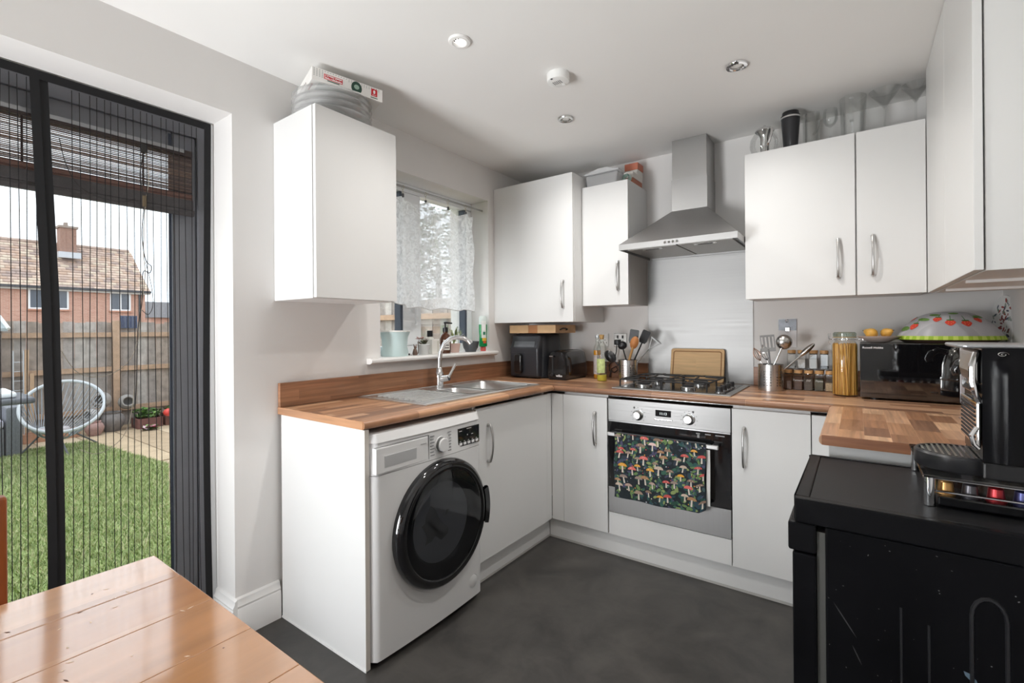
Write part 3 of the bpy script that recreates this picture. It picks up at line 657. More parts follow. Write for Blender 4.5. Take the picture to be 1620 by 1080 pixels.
# ---- gas hob
t = thing('gas_hob', 'four burner gas hob with steel surround and black pan supports', 'hob', (1.2, -.31, HT))
hx0, hx1, hy0, hy1 = .905, 1.490, -.565, -.075
bx(hx0, hx1, hy0, hy1, HT+.0006, HT+.006).build('steel_plate', STEELH, t, .002)
bx(hx0+.035, hx1-.03, hy0+.035, hy1-.03, HT+.0062, HT+.0075).build('enamel_well', mat('black_enamel', (.012, .012, .013), .15), t, .001)
def burner(x, y, r):
    b = MB().lathe([(r, HT+.0076), (r, HT+.018), (r*.9, HT+.021), (0, HT+.021)], (x, y, 0), 24).build('burner', SATIN, t)
    MB().lathe([(r*.78, HT+.0212), (r*.80, HT+.027), (r*.6, HT+.030), (0, HT+.030)], (x, y, 0), 24).build('burner_cap', BLACKM, b)
BR = [(1.035, -.440, .042), (1.035, -.205, .034), (1.265, -.440, .036), (1.265, -.205, .048)]
for b in BR: burner(*b)
def grate(xa, xb):
    z = HT+.046; ya, yb = hy0+.055, hy1-.05
    mb = MB()
    mb.tube([(xa+.01, ya, z), (xb-.01, ya, z), (xb, ya+.01, z), (xb, yb-.01, z), (xb-.01, yb, z), (xa+.01, yb, z), (xa, yb-.01, z), (xa, ya+.01, z)], .0042, 8, closed=True)
    for cx, cy in ((xa, ya), (xb, ya), (xa, yb), (xb, yb), (xa, (ya+yb)/2), (xb, (ya+yb)/2)): mb.cyl((cx, cy, HT+.0077), (cx, cy, z), .0042, n=8)
    xm = (xa+xb)/2; ym = (ya+yb)/2
    for yc in (-.440, -.205):
        for a, b in (((xa, yc), (xm-.028, yc)), ((xb, yc), (xm+.028, yc))): mb.tube([(a[0], a[1], z), (b[0], b[1], z+.004)], .004, 8)
        for s in (-1, 1):
            e_ = ya if (s < 0) == (yc < ym) and False else yc+s*.105
            mb.tube([(xm, yc+s*.108, z), (xm, yc+s*.03, z+.004)], .004, 8)
    mb.tube([(xa, ym, z), (xb, ym, z)], .004, 8)
    mb.build('pan_support', IRON, t, weld=False)
grate(.930, 1.148); grate(1.155, 1.372)
for i in range(4):
    y = -.49+.085*i
    k = MB().lathe([(.019, HT+.0076), (.0195, HT+.012), (.0165, HT+.015), (.0155, HT+.033), (.0135, HT+.036), (0, HT+.036)], (1.425, y, 0), 20).build('gas_knob', BLACKP, t)
    MB().lathe([(.0215, HT+.0076), (.0215, HT+.0105), (.0195, HT+.0112)], (1.425, y, 0), 20).build('knob_skirt', CHROME, k)

# ---- sink
t = thing('sink', 'stainless steel one and a half bowl inset sink with ribbed drainer', 'sink', (.28, -1.08, HT))
SINK = mat('sink_steel', (.74, .74, .735), .3, 1.0, aniso=(1, 160, 1))
sx0, sx1, sy0, sy1 = .05, .51, -1.525, -.645
z = HT+.0008
main = (.115, .465, -.985, -.685); half = (.20, .44, -1.165, -1.02)   # bowls: x0,x1,y0,y1
mb = MB()
xs = sorted({sx0, sx1, main[0], main[1], half[0], half[1]}); ys = sorted({sy0, sy1, -1.20, main[2], main[3], half[2], half[3]})
zt = z+.004
for i in range(len(xs)-1):
    for j in range(len(ys)-1):
        xm, ym = (xs[i]+xs[i+1])/2, (ys[j]+ys[j+1])/2
        if any(b[0] < xm < b[1] and b[2] < ym < b[3] for b in (main, half)): continue
        mb.add([(xs[i], ys[j], zt), (xs[i+1], ys[j], zt), (xs[i+1], ys[j+1], zt), (xs[i], ys[j+1], zt)], [(0, 1, 2, 3)])
for a, b in (((sx0, sy0), (sx1, sy0)), ((sx1, sy0), (sx1, sy1)), ((sx1, sy1), (sx0, sy1)), ((sx0, sy1), (sx0, sy0))):
    mb.add([(a[0], a[1], z), (b[0], b[1], z), (b[0], b[1], zt), (a[0], a[1], zt)], [(0, 1, 2, 3)])
mb.build('sink_top', SINK, t)
rim = MB()
rim.tube([(sx0+.012, sy0+.012, zt), (sx1-.012, sy0+.012, zt), (sx1-.012, sy1-.012, zt), (sx0+.012, sy1-.012, zt)], .0035, 6, closed=True); rim.build('rolled_rim', SINK, t)
def bowl(b, dep, name):
    x0, x1, y0, y1 = b; n = 6; mb = MB()
    def ring(ins, zz, r):
        pts = []
        for cx, cy, a0 in ((x1-ins-r, y1-ins-r, 0), (x0+ins+r, y1-ins-r, PI/2), (x0+ins+r, y0+ins+r, PI), (x1-ins-r, y0+ins+r, 3*PI/2)):
            for k in range(n+1): a = a0+PI/2*k/n; pts.append((cx+r*math.cos(a), cy+r*math.sin(a), zz))
        return pts
    rs = [ring(-.004, zt+.0015, .004), ring(0, zt, .03), ring(.004, zt-.01, .035), ring(.012, zt-dep+.025, .04), ring(.03, zt-dep, .03), ring(.09 if x1-x0 > .2 and y1-y0 > .2 else .06, zt-dep-.003, .005)]
    m_ = len(rs[0])
    v = [p for r_ in rs for p in r_]; f = []
    for i in range(len(rs)-1):
        for j in range(m_): f.append((i*m_+j, (i+1)*m_+j, (i+1)*m_+(j+1) % m_, i*m_+(j+1) % m_))
    f.append(tuple((len(rs)-1)*m_+j for j in range(m_)))
    o = mb.add(v, f).build(name, SINK, t)
    MB().lathe([(.03, zt-dep-.002), (.026, zt-dep-.0005), (0, zt-dep-.001)], ((x0+x1)/2, (y0+y1)/2, 0), 20).build('waste', CHROME, o)
    MB().lathe([(.014, .001), (.012, .0025), (0, .0025)], (x0+.0065, (y0+y1)/2, zt-.05), 14, 'x').build('overflow', BLACKM, o)
    return o
bowl(main, .15, 'main_bowl'); bowl(half, .10, 'half_bowl')
for k in range(9):
    x = .125+.037*k
    mb = MB(); mb.tube([(x, sy0+.055, zt-.0005), (x, sy0+.07, zt+.0022), (x, -1.215, zt+.0022), (x, -1.20, zt-.0005)], .0045, 6); mb.build('drainer_rib', SINK, t)
# ---- mixer tap
t = thing('mixer_tap', 'chrome swan neck mixer tap with a lever behind the sink', 'tap', (.085, -1.02, HT+.005))
tx, ty, tz = .085, -1.02, HT+.0055
MB().lathe([(.027, tz), (.027, tz+.006), (.022, tz+.009), (.021, tz+.05), (.023, tz+.052), (.023, tz+.075), (.018, tz+.082), (.015, tz+.10), (.0125, tz+.104)], (tx, ty, 0), 24).build('body', CHROME, t)
dirx, diry = .86, .51       # spout swings toward the main bowl
def sp(s, zz): return (tx+dirx*s, ty+diry*s, tz+zz)
pts = [sp(0, .10), sp(0, .14), sp(.008, .19), sp(.03, .235), sp(.065, .262), sp(.10, .270), sp(.14, .264), sp(.168, .249)]
MB().tube(pts, [.0125]*6+[.0125, .012], 14).build('spout', CHROME, t)
MB().cyl(sp(.164, .253), sp(.178, .236), .0135, n=14).build('aerator', CHROME, t)
lv = MB().cyl((tx+.018, ty+.0, tz+.042), (tx+.062, ty+.012, tz+.050), .020, .017, 18).build('cartridge', CHROME, t)
MB().tube([(tx+.058, ty+.012, tz+.052), (tx+.066, ty+.030, tz+.085), (tx+.072, ty+.052, tz+.122)], [.008, .0075, .0085], 10).build('lever', CHROME, lv)

# ---- black under-counter appliance beside the peninsula (door faces -x, side faces the camera)
t = thing('dishwasher', 'black free-standing under-counter appliance in the right foreground, scuffed side panel', 'appliance', (2.15, -1.50, 0))
BL = mat('black_enamelled_steel', (.006, .006, .007), .34, spec=.07, noise=.25, nscale=6, bump=.03, bscale=30)
ay0, ay1, az = -1.715, -1.285, .82
mb = bx(1.902, 2.44, ay0, ay1, .025, .766)
mb.build('cabinet', BL, t, .004)
# top: frame and recessed sheet
mb = MB().box(1.848, 2.445, ay0-.004, ay0+.016, .768, az); mb.box(1.848, 2.445, ay1-.014, ay1+.002, .768, az); mb.box(1.848, 1.874, ay0+.016, ay1-.014, .768, az); mb.box(2.43, 2.445, ay0+.016, ay1-.014, .768, az)
mb.build('top_frame', mat('black_top_frame', (.008, .008, .009), .25, spec=.1), t, .003)
bx(1.8745, 2.4295, ay0+.0165, ay1-.0145, .770, az-.001).build('top_sheet', mat('black_top_sheet', (.012, .012, .013), .42, spec=.22, bump=.05, bscale=500), t)
d = bx(1.842, 1.886, ay0+.002, ay1-.002, .03, .700).build('door', BL, t, .004)
bx(1.834, 1.886, ay0+.001, ay1-.001, .703, .766).build('control_strip', mat('black_strip', (.008, .008, .009), .25, spec=.1), t, .005)
bx(1.887, 1.9015, ay0+.012, ay1-.012, .04, .75).build('door_seal', mat('grey_seal', (.12, .12, .11), .6), t)
# pressed ribs in the side panel
RIB = mat('black_rib', (.02, .02, .022), .3, spec=.6)
rb = MB()
for xa, w_ in ((2.148, .046),):
    pts = [(xa-w_/2, ay0, .05)]+[(xa-w_/2, ay0, .66)]+[(xa-w_/2*math.cos(PI*k/8), ay0, .66+.036*math.sin(PI*k/8)) for k in range(1, 8)]+[(xa+w_/2, ay0, .66), (xa+w_/2, ay0, .05)]
    rb.tube(pts, .0035, 6)
rb.tube([(2.025, ay0+.001, .05), (2.025, ay0+.001, .64)], .0028, 6)
for o_ in [rb.build('pressed_rib', RIB, t)]: pass
MB().tube([(2.066, ay0+.001, .05), (2.066, ay0+.001, .62)], .0028, 6).build('pressed_rib', RIB, t)
sc = MB(); sc.col = (.05, .05, .055); rnd = random.Random(2)
def mark(x, z, L, a, w_, c):
    sc.col = c; ca, sa = math.cos(a), math.sin(a)
    q = [(-L/2, 0), (-L/4, w_/2), (L/4, w_/2), (L/2, 0), (L/4, -w_/2), (-L/4, -w_/2)]
    sc.add([(x+p*ca-r*sa, ay0-.0006, z+p*sa+r*ca) for p, r in q], [(0, 1, 2, 3, 4, 5)])
mark(2.123, .545, .026, -.75, .008, S(96, 116, 132))
mark(1.935, .585, .075, -1.0, .0022, S(62, 62, 64)); mark(1.955, .52, .04, -1.15, .002, S(54, 54, 56))
for i in range(40): mark(rnd.uniform(1.90, 2.25), rnd.uniform(.42, .76), rnd.uniform(.001, .004), rnd.random()*6, rnd.uniform(.0008, .0022), S(*[rnd.randint(60, 130)]*3))
stuff(sc.build('scuff_marks', print_mat('scuffs', .6), t))
for x in (1.93, 2.41):
    for y in (ay0+.04, ay1-.04): MB().cyl((x, y, 0), (x, y, .03), .02, n=12).build('foot', BLACKM, t)
# ================================================================== THINGS ON THE WORKTOP
Z = HT+.0006
# ---- air fryer
AF = mat('air_fryer_black', (.022, .023, .027), .34); AFG = mat('air_fryer_front', (.035, .036, .042), .22)
t = thing('air_fryer', 'black air fryer with a large front handle in the corner', 'air fryer', (.22, -.22, Z))
def rr(x0, x1, y0, y1, r, n=6):
    p = []
    for cx, cy, a0 in ((x1-r, y1-r, 0), (x0+r, y1-r, PI/2), (x0+r, y0+r, PI), (x1-r, y0+r, 3*PI/2)):
        for k in range(n+1): a = a0+PI/2*k/n; p.append((cx+r*math.cos(a), cy+r*math.sin(a)))
    return p
def loft(rings, name, m_, parent, cap=(True, True), angle=50):
    n = len(rings[0]); v = [q for r_ in rings for q in r_]; f = []
    for i in range(len(rings)-1):
        for j in range(n): f.append((i*n+j, i*n+(j+1) % n, (i+1)*n+(j+1) % n, (i+1)*n+j))
    if cap[0]: f.append(tuple(range(n))[::-1])
    if cap[1]: f.append(tuple((len(rings)-1)*n+j for j in range(n)))
    return MB().add(v, f).build(name, m_, parent, angle=angle)
loft([[(x, y, z) for x, y in rr(.075+a, .345-a, -.345+a, -.075-a, .07)] for z, a in ((Z, .008), (Z+.006, 0), (Z+.27, .006), (Z+.285, .012), (Z+.2905, .03))], 'body', AF, t)
# curved front shell, sloping control hood
fr = MB().prism([(-.345, Z+.004), (-.372, Z+.008), (-.374, Z+.19), (-.366, Z+.205), (-.352, Z+.24), (-.345, Z+.28), (-.30, Z+.28), (-.30, Z+.004)], .094, .318, 'x').build('front_shell', AFG, t, .014, 4)
MB().prism([(-.3665, Z+.200), (-.3690, Z+.203), (-.3560, Z+.238), (-.3535, Z+.235)], .125, .285, 'x').build('touch_panel', mat('touch_panel', (.10, .105, .115), .10), fr)
bx(.165, .205, -.3475, -.344, Z+.262, Z+.265).build('badge', SATIN, fr)
h = MB().prism(rr(.150, .205, Z+.03, Z+.160, .02), -.405, -.374, 'y').build('basket_handle', BLACKG, t, .008, 3)
bx(.100, .313, -.3752, -.373, Z+.163, Z+.1655).build('basket_seam', BLACKM, t)
# wooden board resting on the air fryer
t = thing('bread_board', 'pale wooden board with a mid brown stripe lying on the air fryer', 'board', (.28, -.22, Z+.2905))
zb = Z+.2912
PALE = mat('pale_wood', S(214, 178, 134), .55, noise=.10, nscale=14); BRN = mat('mid_wood', S(178, 124, 80), .55, noise=.1, nscale=14)
def tilt(mb): return mb
bx(.085, .235, -.36, -.10, zb, zb+.052).build('board_end', PALE, t, .002); bx(.2352, .305, -.36, -.10, zb, zb+.052).build('board_stripe', BRN, t, .002); bx(.3052, .440, -.36, -.10, zb, zb+.052).build('board_end', PALE, t, .002)
MB().tube([(.441, -.31, zb+.02), (.458, -.30, zb+.03), (.462, -.27, zb+.03), (.458, -.24, zb+.025), (.441, -.23, zb+.02)], .004, 6).build('hanging_cord', BLACKM, t)
# ---- toaster
t = thing('toaster', 'glossy black two slot toaster between air fryer and bottles', 'toaster', (.445, -.22, Z))
prof = [(.380, Z+.006), (.376, Z+.03), (.384, Z+.13), (.396, Z+.168), (.418, Z+.182), (.478, Z+.182), (.500, Z+.168), (.511, Z+.13), (.517, Z+.03), (.513, Z+.006)]
loft([[(.446+(x-.446)*s, y, Z+.006+(z-Z-.006)*s2) for x, z in prof] for y, s, s2 in ((-.075, .90, .93), (-.09, .97, .98), (-.12, 1, 1), (-.315, 1, 1), (-.345, .985, .985), (-.358, .93, .95))], 'shell', mat('toaster_black', (.010, .010, .011), .16, coat=.5), t, angle=45)
for x in (.418, .456): bx(x, x+.020, -.30, -.13, Z+.1808, Z+.1828).build('bread_slot', mat('slot_dark', (.05, .045, .04), .5), t)
bx(.412, .422, -.3605, -.3575, Z+.045, Z+.150).build('lever_track', BLACKM, t); l = bx(.402, .432, -.376, -.3608, Z+.140, Z+.153).build('lever', BLACKP, t, .004)
bx(.404, .430, -.3772, -.3762, Z+.1440, Z+.1505).build('lever_trim', CHROME, l)
MB().lathe([(.012, 0), (.0115, -.010), (.009, -.012), (0, -.012)], (.414, -.358, Z+.030), 16, 'y').build('browning_dial', BLACKP, t)
for k in range(3): MB().lathe([(.0045, 0), (.004, -.003), (0, -.003)], (.390, -.3535, Z+.026+.018*k), 12, 'y').build('push_button', CHROME, t)
text('lettering', 'wilko', .020, (.442, -.3606, Z+.020), (1, 0, 0), (0, 0, 1), mat('silver_print', (.75, .75, .76), .3), t, bold=.0006)
bx(.385, .508, -.345, -.09, Z, Z+.0062).build('base', BLACKM, t)
# ---- oil bottles
def bottle(name, label, x, y, prof, liq, lh, m_liq, cap, lab=None, labm=None):
    t = thing(name, label, 'bottle', (x, y, Z))
    MB().lathe([(0, Z), (prof[0][0]*.9, Z)]+[(r, Z+h) for r, h in prof], (x, y, 0), 20).build('glass', thin_glass('bottle_glass', (.95, .97, .95), .05), t)
    r0 = prof[0][0]-.0015
    MB().lathe([(0, Z+.002), (r0*.92, Z+.002), (r0, Z+.006), (r0, Z+lh), (0, Z+lh)], (x, y, 0), 20).build('contents', m_liq, t)
    MB().lathe(cap[0], (x, y, 0), 14).build('stopper', cap[1], t)
    if lab: 
        mb = MB(); a0 = -2.6; k = 12
        rl = prof[0][0]+.0004
        mb.grid(lambda u, v: (x+rl*math.cos(a0+2.1*u), y+rl*math.sin(a0+2.1*u), Z+lab[0]+(lab[1]-lab[0])*v), 12, 1); mb.build('label_paper', labm, t)
    return t
OILO = mat('amber_oil', S(226, 152, 36), .15); OILY = mat('yellow_oil', S(220, 204, 70), .15)
bottle('oil_bottle', 'full bottle of amber oil with a pale label behind the clear one', .622, -.150, [(.024, .01), (.0245, .02), (.0245, .185), (.022, .20), (.011, .225), (.0105, .262), (.012, .265)], None, .180, OILO, ([(.0125, Z+.256), (.0125, Z+.277), (0, Z+.277)], thin_glass('clear_stopper', (.9, .92, .95), .1)), (.03, .15), mat('label_lilac', S(196, 186, 186), .6, noise=.3, nscale=60))
bottle('oil_bottle', 'clear tall bottle nearly empty of yellow oil with cork stopper', .706, -.262, [(.030, .012), (.0305, .03), (.030, .19), (.026, .215), (.013, .235), (.0125, .262), (.014, .264)], None, .038, OILY, ([(.012, Z+.252), (.014, Z+.266), (.0155, Z+.280), (0, Z+.281)], mat('cork', S(176, 142, 92), .8, noise=.2, nscale=80)), (.05, .135), mat('label_green', S(190, 204, 140), .6, noise=.25, nscale=60))
# ---- wall sockets
def socket(x0, x1, z0, z1, plate, label, plugs):
    t = thing('wall_socket', label, 'socket', ((x0+x1)/2, 0, z0), 'wall sockets')
    bx(x0, x1, -.009, -.0008, z0, z1).build('plate', plate, t, .002)
    for (a, b) in ((x0+(x1-x0)*.30, z0+(z1-z0)*.74), (x0+(x1-x0)*.70, z0+(z1-z0)*.74)): bx(a-.006, a+.006, -.012, -.0092, b-.010, b+.010).build('switch', BLACKP if plugs else PLASTW, t, .001)
    for a in (x0+(x1-x0)*.28, x0+(x1-x0)*.72):
        for dx, dz in ((0, .010), (-.010, -.008), (.010, -.008)): bx(a+dx-.002, a+dx+.002, -.0094, -.0091, z0+(z1-z0)*.38+dz-.004, z0+(z1-z0)*.38+dz+.004).build('pin_slot', BLACKM, t)
    return t
socket(.548, .634, 1.072, 1.158, PLASTW, 'white wall socket behind the clear oil bottle', 0)
s = socket(.673, .760, 1.070, 1.158, SATIN, 'brushed steel wall socket behind the black ladle', 1)
t = thing('power_plug', 'black plug and looping lead hanging from the steel socket', 'plug', (.70, -.03, 1.075))
bx(.687, .717, -.042, -.0094, 1.084, 1.118).build('plug_body', BLACKP, t, .006)
MB().tube([(.702, -.030, 1.084), (.700, -.034, 1.04), (.690, -.034, 1.00), (.668, -.034, .975), (.650, -.036, .95), (.655, -.040, .915), (.690, -.042, .905), (.712, -.040, .925), (.700, -.038, .945), (.668, -.036, .93), (.66, -.036, .90), (.655, -.04, HT+.004)], .0035, 6).build('lead', BLACKM, t)
# ---- notepad card on the wall
t = thing('wall_card', 'grey and white hanging card with a metal clip above the spice jars', 'card', (1.66, 0, 1.08))
bx(1.618, 1.702, -.006, -.0008, 1.082, 1.232).build('backing', mat('card_white', S(226, 226, 228), .6), t, .001)
bx(1.618, 1.702, -.0072, -.0062, 1.172, 1.232).build('grey_panel', mat('card_grey', S(112, 114, 118), .35, .5, noise=.2, nscale=50), t)
MB().lathe([(.006, 0), (.008, -.002), (.0075, -.004), (.005, -.003)], (1.658, -.0073, 1.222), 16, 'y').build('ring', CHROME, t)
bx(1.648, 1.672, -.014, -.0074, 1.166, 1.190).build('clip', CHROME, t, .003)
# ---- perforated utensil pots
def pot(label, x, y, r, h):
    t = thing('utensil_pot', label, 'utensil pot', (x, y, Z), 'perforated steel utensil pots')
    n = 72; rows = []; zz = 0; mb = MB()
    zs = [0, .022]+[v for k in range(6) for v in (.022+.0042+k*.0135, .022+.0042+.0054+k*.0135)]+[h]
    for i in range(n):
        a0, a1 = 2*PI*i/n, 2*PI*(i+1)/n
        for j in range(len(zs)-1):
            if j >= 2 and j % 2 == 0 and j < 14 and (i % 12) in (1, 4, 7): continue
            mb.add([(x+r*math.cos(a), y+r*math.sin(a), Z+zz_) for a, zz_ in ((a0, zs[j]), (a1, zs[j]), (a1, zs[j+1]), (a0, zs[j+1]))], [(0, 1, 2, 3)])
    mb.build('perforated_wall', mat('pot_steel', (.62, .61, .60), .26, 1.0), t)
    MB().lathe([(0, Z+.001), (r-.0006, Z+.001), (r-.0006, Z+.003), (0, Z+.003)], (x, y, 0), 32).build('base', SATIN, t)
    MB().tube([(x+r*math.cos(2*PI*k/32), y+r*math.sin(2*PI*k/32), Z+h) for k in range(32)], .0016, 6, closed=True).build('rim', SATIN, t)
    MB().lathe([(r-.004, Z+.004), (r-.004, Z+h*.6)], (x, y, 0), 32).build('inner_liner', mat('pot_inner', (.09, .085, .08), .5), t)
    return t
pot('perforated steel pot of black and wooden utensils left of the hob', .842, -.190, .057, .128)
pot('perforated steel pot of metal utensils right of the hob', 1.605, -.205, .057, .130)
def oriented(parent, base, tip, fn):
    """local frame: z along base->tip, y roughly toward camera"""
    b, q = Vector(base), Vector(tip); zc = (q-b).normalized(); yv = Vector((.25, -1, 0)); yv = (yv-zc*yv.dot(zc)).normalized(); xv = yv.cross(zc)
    Mx = Matrix(((xv.x, yv.x, zc.x, b.x), (xv.y, yv.y, zc.y, b.y), (xv.z, yv.z, zc.z, b.z), (0, 0, 0, 1)))
    fn(Mx, (q-b).length)
def utensil(name, label, cat, base, tip, head, hm, sm, hl, hw, rs=.004, kind='spoon'):
    t = thing(name, label, cat, base, 'utensils in the steel pots')
    def go(Mx, L):
        MB().tube([(0, 0, 0), (0, 0, L-hl*.85)], [rs*1.2, rs], 8).xf(Mx).build('shaft', sm, t)
        mb = MB(); z0 = L-hl
        if head == 'spoon':
            mb.grid(lambda u, v: (hw*math.cos(2*PI*u)*v, .012*(1-v*v), z0+hl/2+hl/2*math.sin(2*PI*u)*v), 20, 5); mb.grid(lambda u, v: (hw*math.cos(2*PI*u)*v, .012*(1-v*v)-.002, z0+hl/2+hl/2*math.sin(2*PI*u)*v), 20, 5)
        elif head == 'ladle':
            mb.sphere((0, -.01, z0+hl/2), hw, hw*.75, hl/2, 18, 10)
        elif head == 'spatula':
            mb.prism([(-hw*.7, z0), (hw*.7, z0), (hw, z0+hl*.2), (hw, L-.006), (hw*.85, L), (-hw*.85, L), (-hw, L-.006), (-hw, z0+hl*.2)], -.0015, .0015, 'y')
        elif head == 'turner':
            nsl = 4; 
            mb.box(-hw, hw, -.001, .001, z0, z0+hl*.22); mb.box(-hw, hw, -.001, .001, L-hl*.12, L)
            for k in range(nsl+1):
                xx = -hw+2*hw*k/nsl; mb.box(max(-hw, xx-hw*.14), min(hw, xx+hw*.14), -.001, .001, z0+hl*.22, L-hl*.12)
        elif head == 'whisk':
            for k in range(5):
                a = PI*k/5; mb.tube([(hw*math.sin(PI*s)**.7*math.cos(a)*(1 if s < .5 else 1)*(1 if True else 0)*(1) if False else hw*math.cos(a)*math.sin(2*PI*(.5*s))*(1 if s < .5 else 1), hw*math.sin(a)*math.sin(PI*s), z0+hl*s) for s in [i/8 for i in range(9)]], .0011, 5)
                mb.tube([(-hw*math.cos(a)*math.sin(PI*s), -hw*math.sin(a)*math.sin(PI*s), z0+hl*s) for s in [i/8 for i in range(9)]], .0011, 5)
        elif head == 'masher':
            mb.tube([(-hw, 0, L-.004), (-hw*.5, 0, L), (0, 0, L-.004), (hw*.5, 0, L), (hw, 0, L-.004)], .0045, 6); mb.tube([(0, 0, z0), (-hw*.8, 0, L-.01)], .003, 6); mb.tube([(0, 0, z0), (hw*.8, 0, L-.01)], .003, 6); mb.obox((0, .0, L-.004), (hw, 0, 0), (0, .016, 0), (0, 0, .003))
        mb.xf(Mx).build('head', hm, t)
    oriented(t, base, tip, go); return t
b1 = lambda dx, dy: (.842+dx, -.190+dy, Z+.012)
utensil('serving_spoon', 'black slotted serving spoon leaning left out of the left pot', 'spoon', b1(.03, -.02), (.718, -.235, 1.052), 'spoon', BLACKP, BLACKP, .085, .030)
utensil('ladle', 'black round ladle standing in the left pot in front of the socket', 'ladle', b1(.02, .01), (.790, -.17, 1.112), 'ladle', BLACKP, BLACKP, .052, .028)
utensil('spatula', 'black flat spatula rising tallest at the left pot centre', 'spatula', b1(-.01, .01), (.880, -.17, 1.182), 'spatula', BLACKP, SATIN, .085, .027)
utensil('spatula', 'black tilted spatula at the right of the left pot', 'spatula', b1(-.02, .02), (.945, -.14, 1.175), 'spatula', BLACKM, BLACKP, .080, .024)
utensil('wooden_spoon', 'wooden spoon with an oval bowl in the left pot', 'spoon', b1(-.02, -.02), (.905, -.215, 1.142), 'spoon', mat('spoon_wood', S(176, 116, 66), .5, noise=.12, nscale=20), mat('spoon_shaft', S(168, 128, 78), .55), .078, .024, .007)
utensil('potato_masher', 'grey metal masher leaning right out of the left pot', 'masher', b1(-.03, 0), (1.012, -.17, 1.122), 'masher', mat('dull_grey', S(150, 150, 150), .4, .6), SATIN, .07, .034, .0025)
b2 = lambda dx, dy: (1.605+dx, -.205+dy, Z+.012)
utensil('fish_slice', 'slotted steel turner in the right pot', 'turner', b2(.01, 0), (1.585, -.175, 1.150), 'turner', mat('turner_steel', S(150, 150, 150), .45, .5), mat('grey_shaft', S(110, 110, 112), .4), .085, .033, .004)
utensil('ladle', 'round steel ladle leaning right out of the right pot', 'ladle', b2(-.03, -.01), (1.680, -.205, 1.150), 'ladle', mat('ladle_steel', (.5, .49, .47), .25, 1.0), SATIN, .075, .037, .0042)
utensil('whisk', 'wire whisk in the right pot behind the slotted turner', 'whisk', b2(.02, .02), (1.563, -.165, 1.10), 'whisk', CHROME, SATIN, .085, .022, .003)
utensil('whisk', 'copper coloured wire whisk leaning left against the splashback', 'whisk', b2(.02, -.02), (1.530, -.215, 1.085), 'whisk', mat('copper_wire', S(150, 116, 98), .3, .8), SATIN, .075, .016, .003)
utensil('long_spoon', 'long steel spoon leaning right over the spice jars', 'spoon', b2(-.035, .01), (1.790, -.150, 1.108), 'spoon', SATIN, SATIN, .09, .013, .0028)
# ---- chopping board
t = thing('chopping_board', 'wooden chopping board with juice groove leaning on the splashback', 'chopping board', (1.2, -.04, Z))
Mx = Matrix.Translation((1.203, -.068, HT+.0076)) @ Matrix.Rotation(-.20, 4, 'X')
CB = wood('board_maple', 'x', 'z', [S(206, 168, 118), S(216, 180, 132), S(198, 158, 108)], row=.07, length=2, rough=.5, grain=.18, gs=(4, 60))
MB().prism([(x, z) for x, z in rr(-.150, .150, 0, .192, .014)], 0, .018, 'y').xf(Mx).build('board', CB, t, .002)
MB().tube([(x, -.0002, z) for x, z in rr(-.134, .134, .016, .176, .012)], .0028, 6, closed=True).xf(Mx).build('juice_groove', mat('groove_wood', S(146, 104, 62), .6), t)
# ---- spice jars
BAM = mat('bamboo_lid', S(196, 152, 102), .5, noise=.12, nscale=40)
def spice(x, y, z, w_, h, label, content=None, ch=.5, txt=None, group='spice jars'):
    t = thing('spice_jar', label, 'jar', (x, y, z), group)
    g = MB().prism(rr(x-w_/2, x+w_/2, y-w_/2, y+w_/2, .006, 3), z+.0005, z+h-.016, 'z').build('jar', thin_glass('jar_glass', (.93, .94, .94), .08), t, .002)
    MB().lathe([(w_*.46, z+h-.0155), (w_*.47, z+h-.002), (w_*.45, z+h), (0, z+h)], (x, y, 0), 20).build('lid', BAM, t)
    MB().lathe([(w_*.43, z+h-.021), (w_*.43, z+h-.0156), (0, z+h-.0156)], (x, y, 0), 20).build('seal', BLACKM, t)
    if content: bx(x-w_/2+.003, x+w_/2-.003, y-w_/2+.003, y+w_/2-.003, z+.003, z+.003+(h-.03)*ch).build('spice', mat('spice_%d_%d_%d' % content, S(*content), .9, noise=.3, nscale=300), t)
    if txt: text('lettering', txt, .0125, (x, y-w_/2-.0006, z+h*.46), (1, 0, 0), (0, 0, 1), mat('white_ink', (.8, .8, .78), .6), t, ext=.0002, align='CENTER', shear=.35)
xs5 = [1.672, 1.7165, 1.761, 1.8055, 1.8500]
spice(xs5[0], -.115, Z, .041, .100, 'spice jar of brown powder half hidden behind the right utensil pot', (112, 82, 66), .9)
spice(xs5[1], -.115, Z, .041, .100, 'spice jar of dark brown spice second in the lower row', (96, 72, 62), .9, 'Turmeric')
spice(xs5[2], -.115, Z, .041, .100, 'spice jar with white lettering in the middle of the lower row', (92, 82, 74), .8, 'Dill')
spice(xs5[3], -.115, Z, .041, .100, 'spice jar of green-grey herbs fourth in the lower row', (84, 84, 66), .8, 'Thyme')
spice(xs5[4], -.115, Z, .041, .100, 'spice jar of pale crumbs nearest the pasta jar', (206, 178, 136), .55)
t = thing('spice_riser', 'clear step carrying the upper row of spice jars', 'riser', (1.76, -.05, Z))
mb = bx(1.640, 1.875, -.078, -.0225, Z+.099, Z+.103); mb.box(1.640, 1.875, -.0780, -.0750, Z, Z+.099); mb.build('acrylic_step', GLASS, t, weld=False)
xs4 = [1.682, 1.727, 1.778, 1.824]
for k, (lab, con, ch) in enumerate((('empty glass spice jar under the ladle in the upper row', (200, 200, 196), .12), ('clear spice jar second from the left in the upper row', (214, 210, 204), .7), ('pale spice jar third from the left in the upper row', (206, 204, 198), .75), ('upper row spice jar at the right with black peppercorns', (40, 40, 42), .18))):
    spice(xs4[k], -.0500, Z+.1036, .040, .094, lab, con, ch)
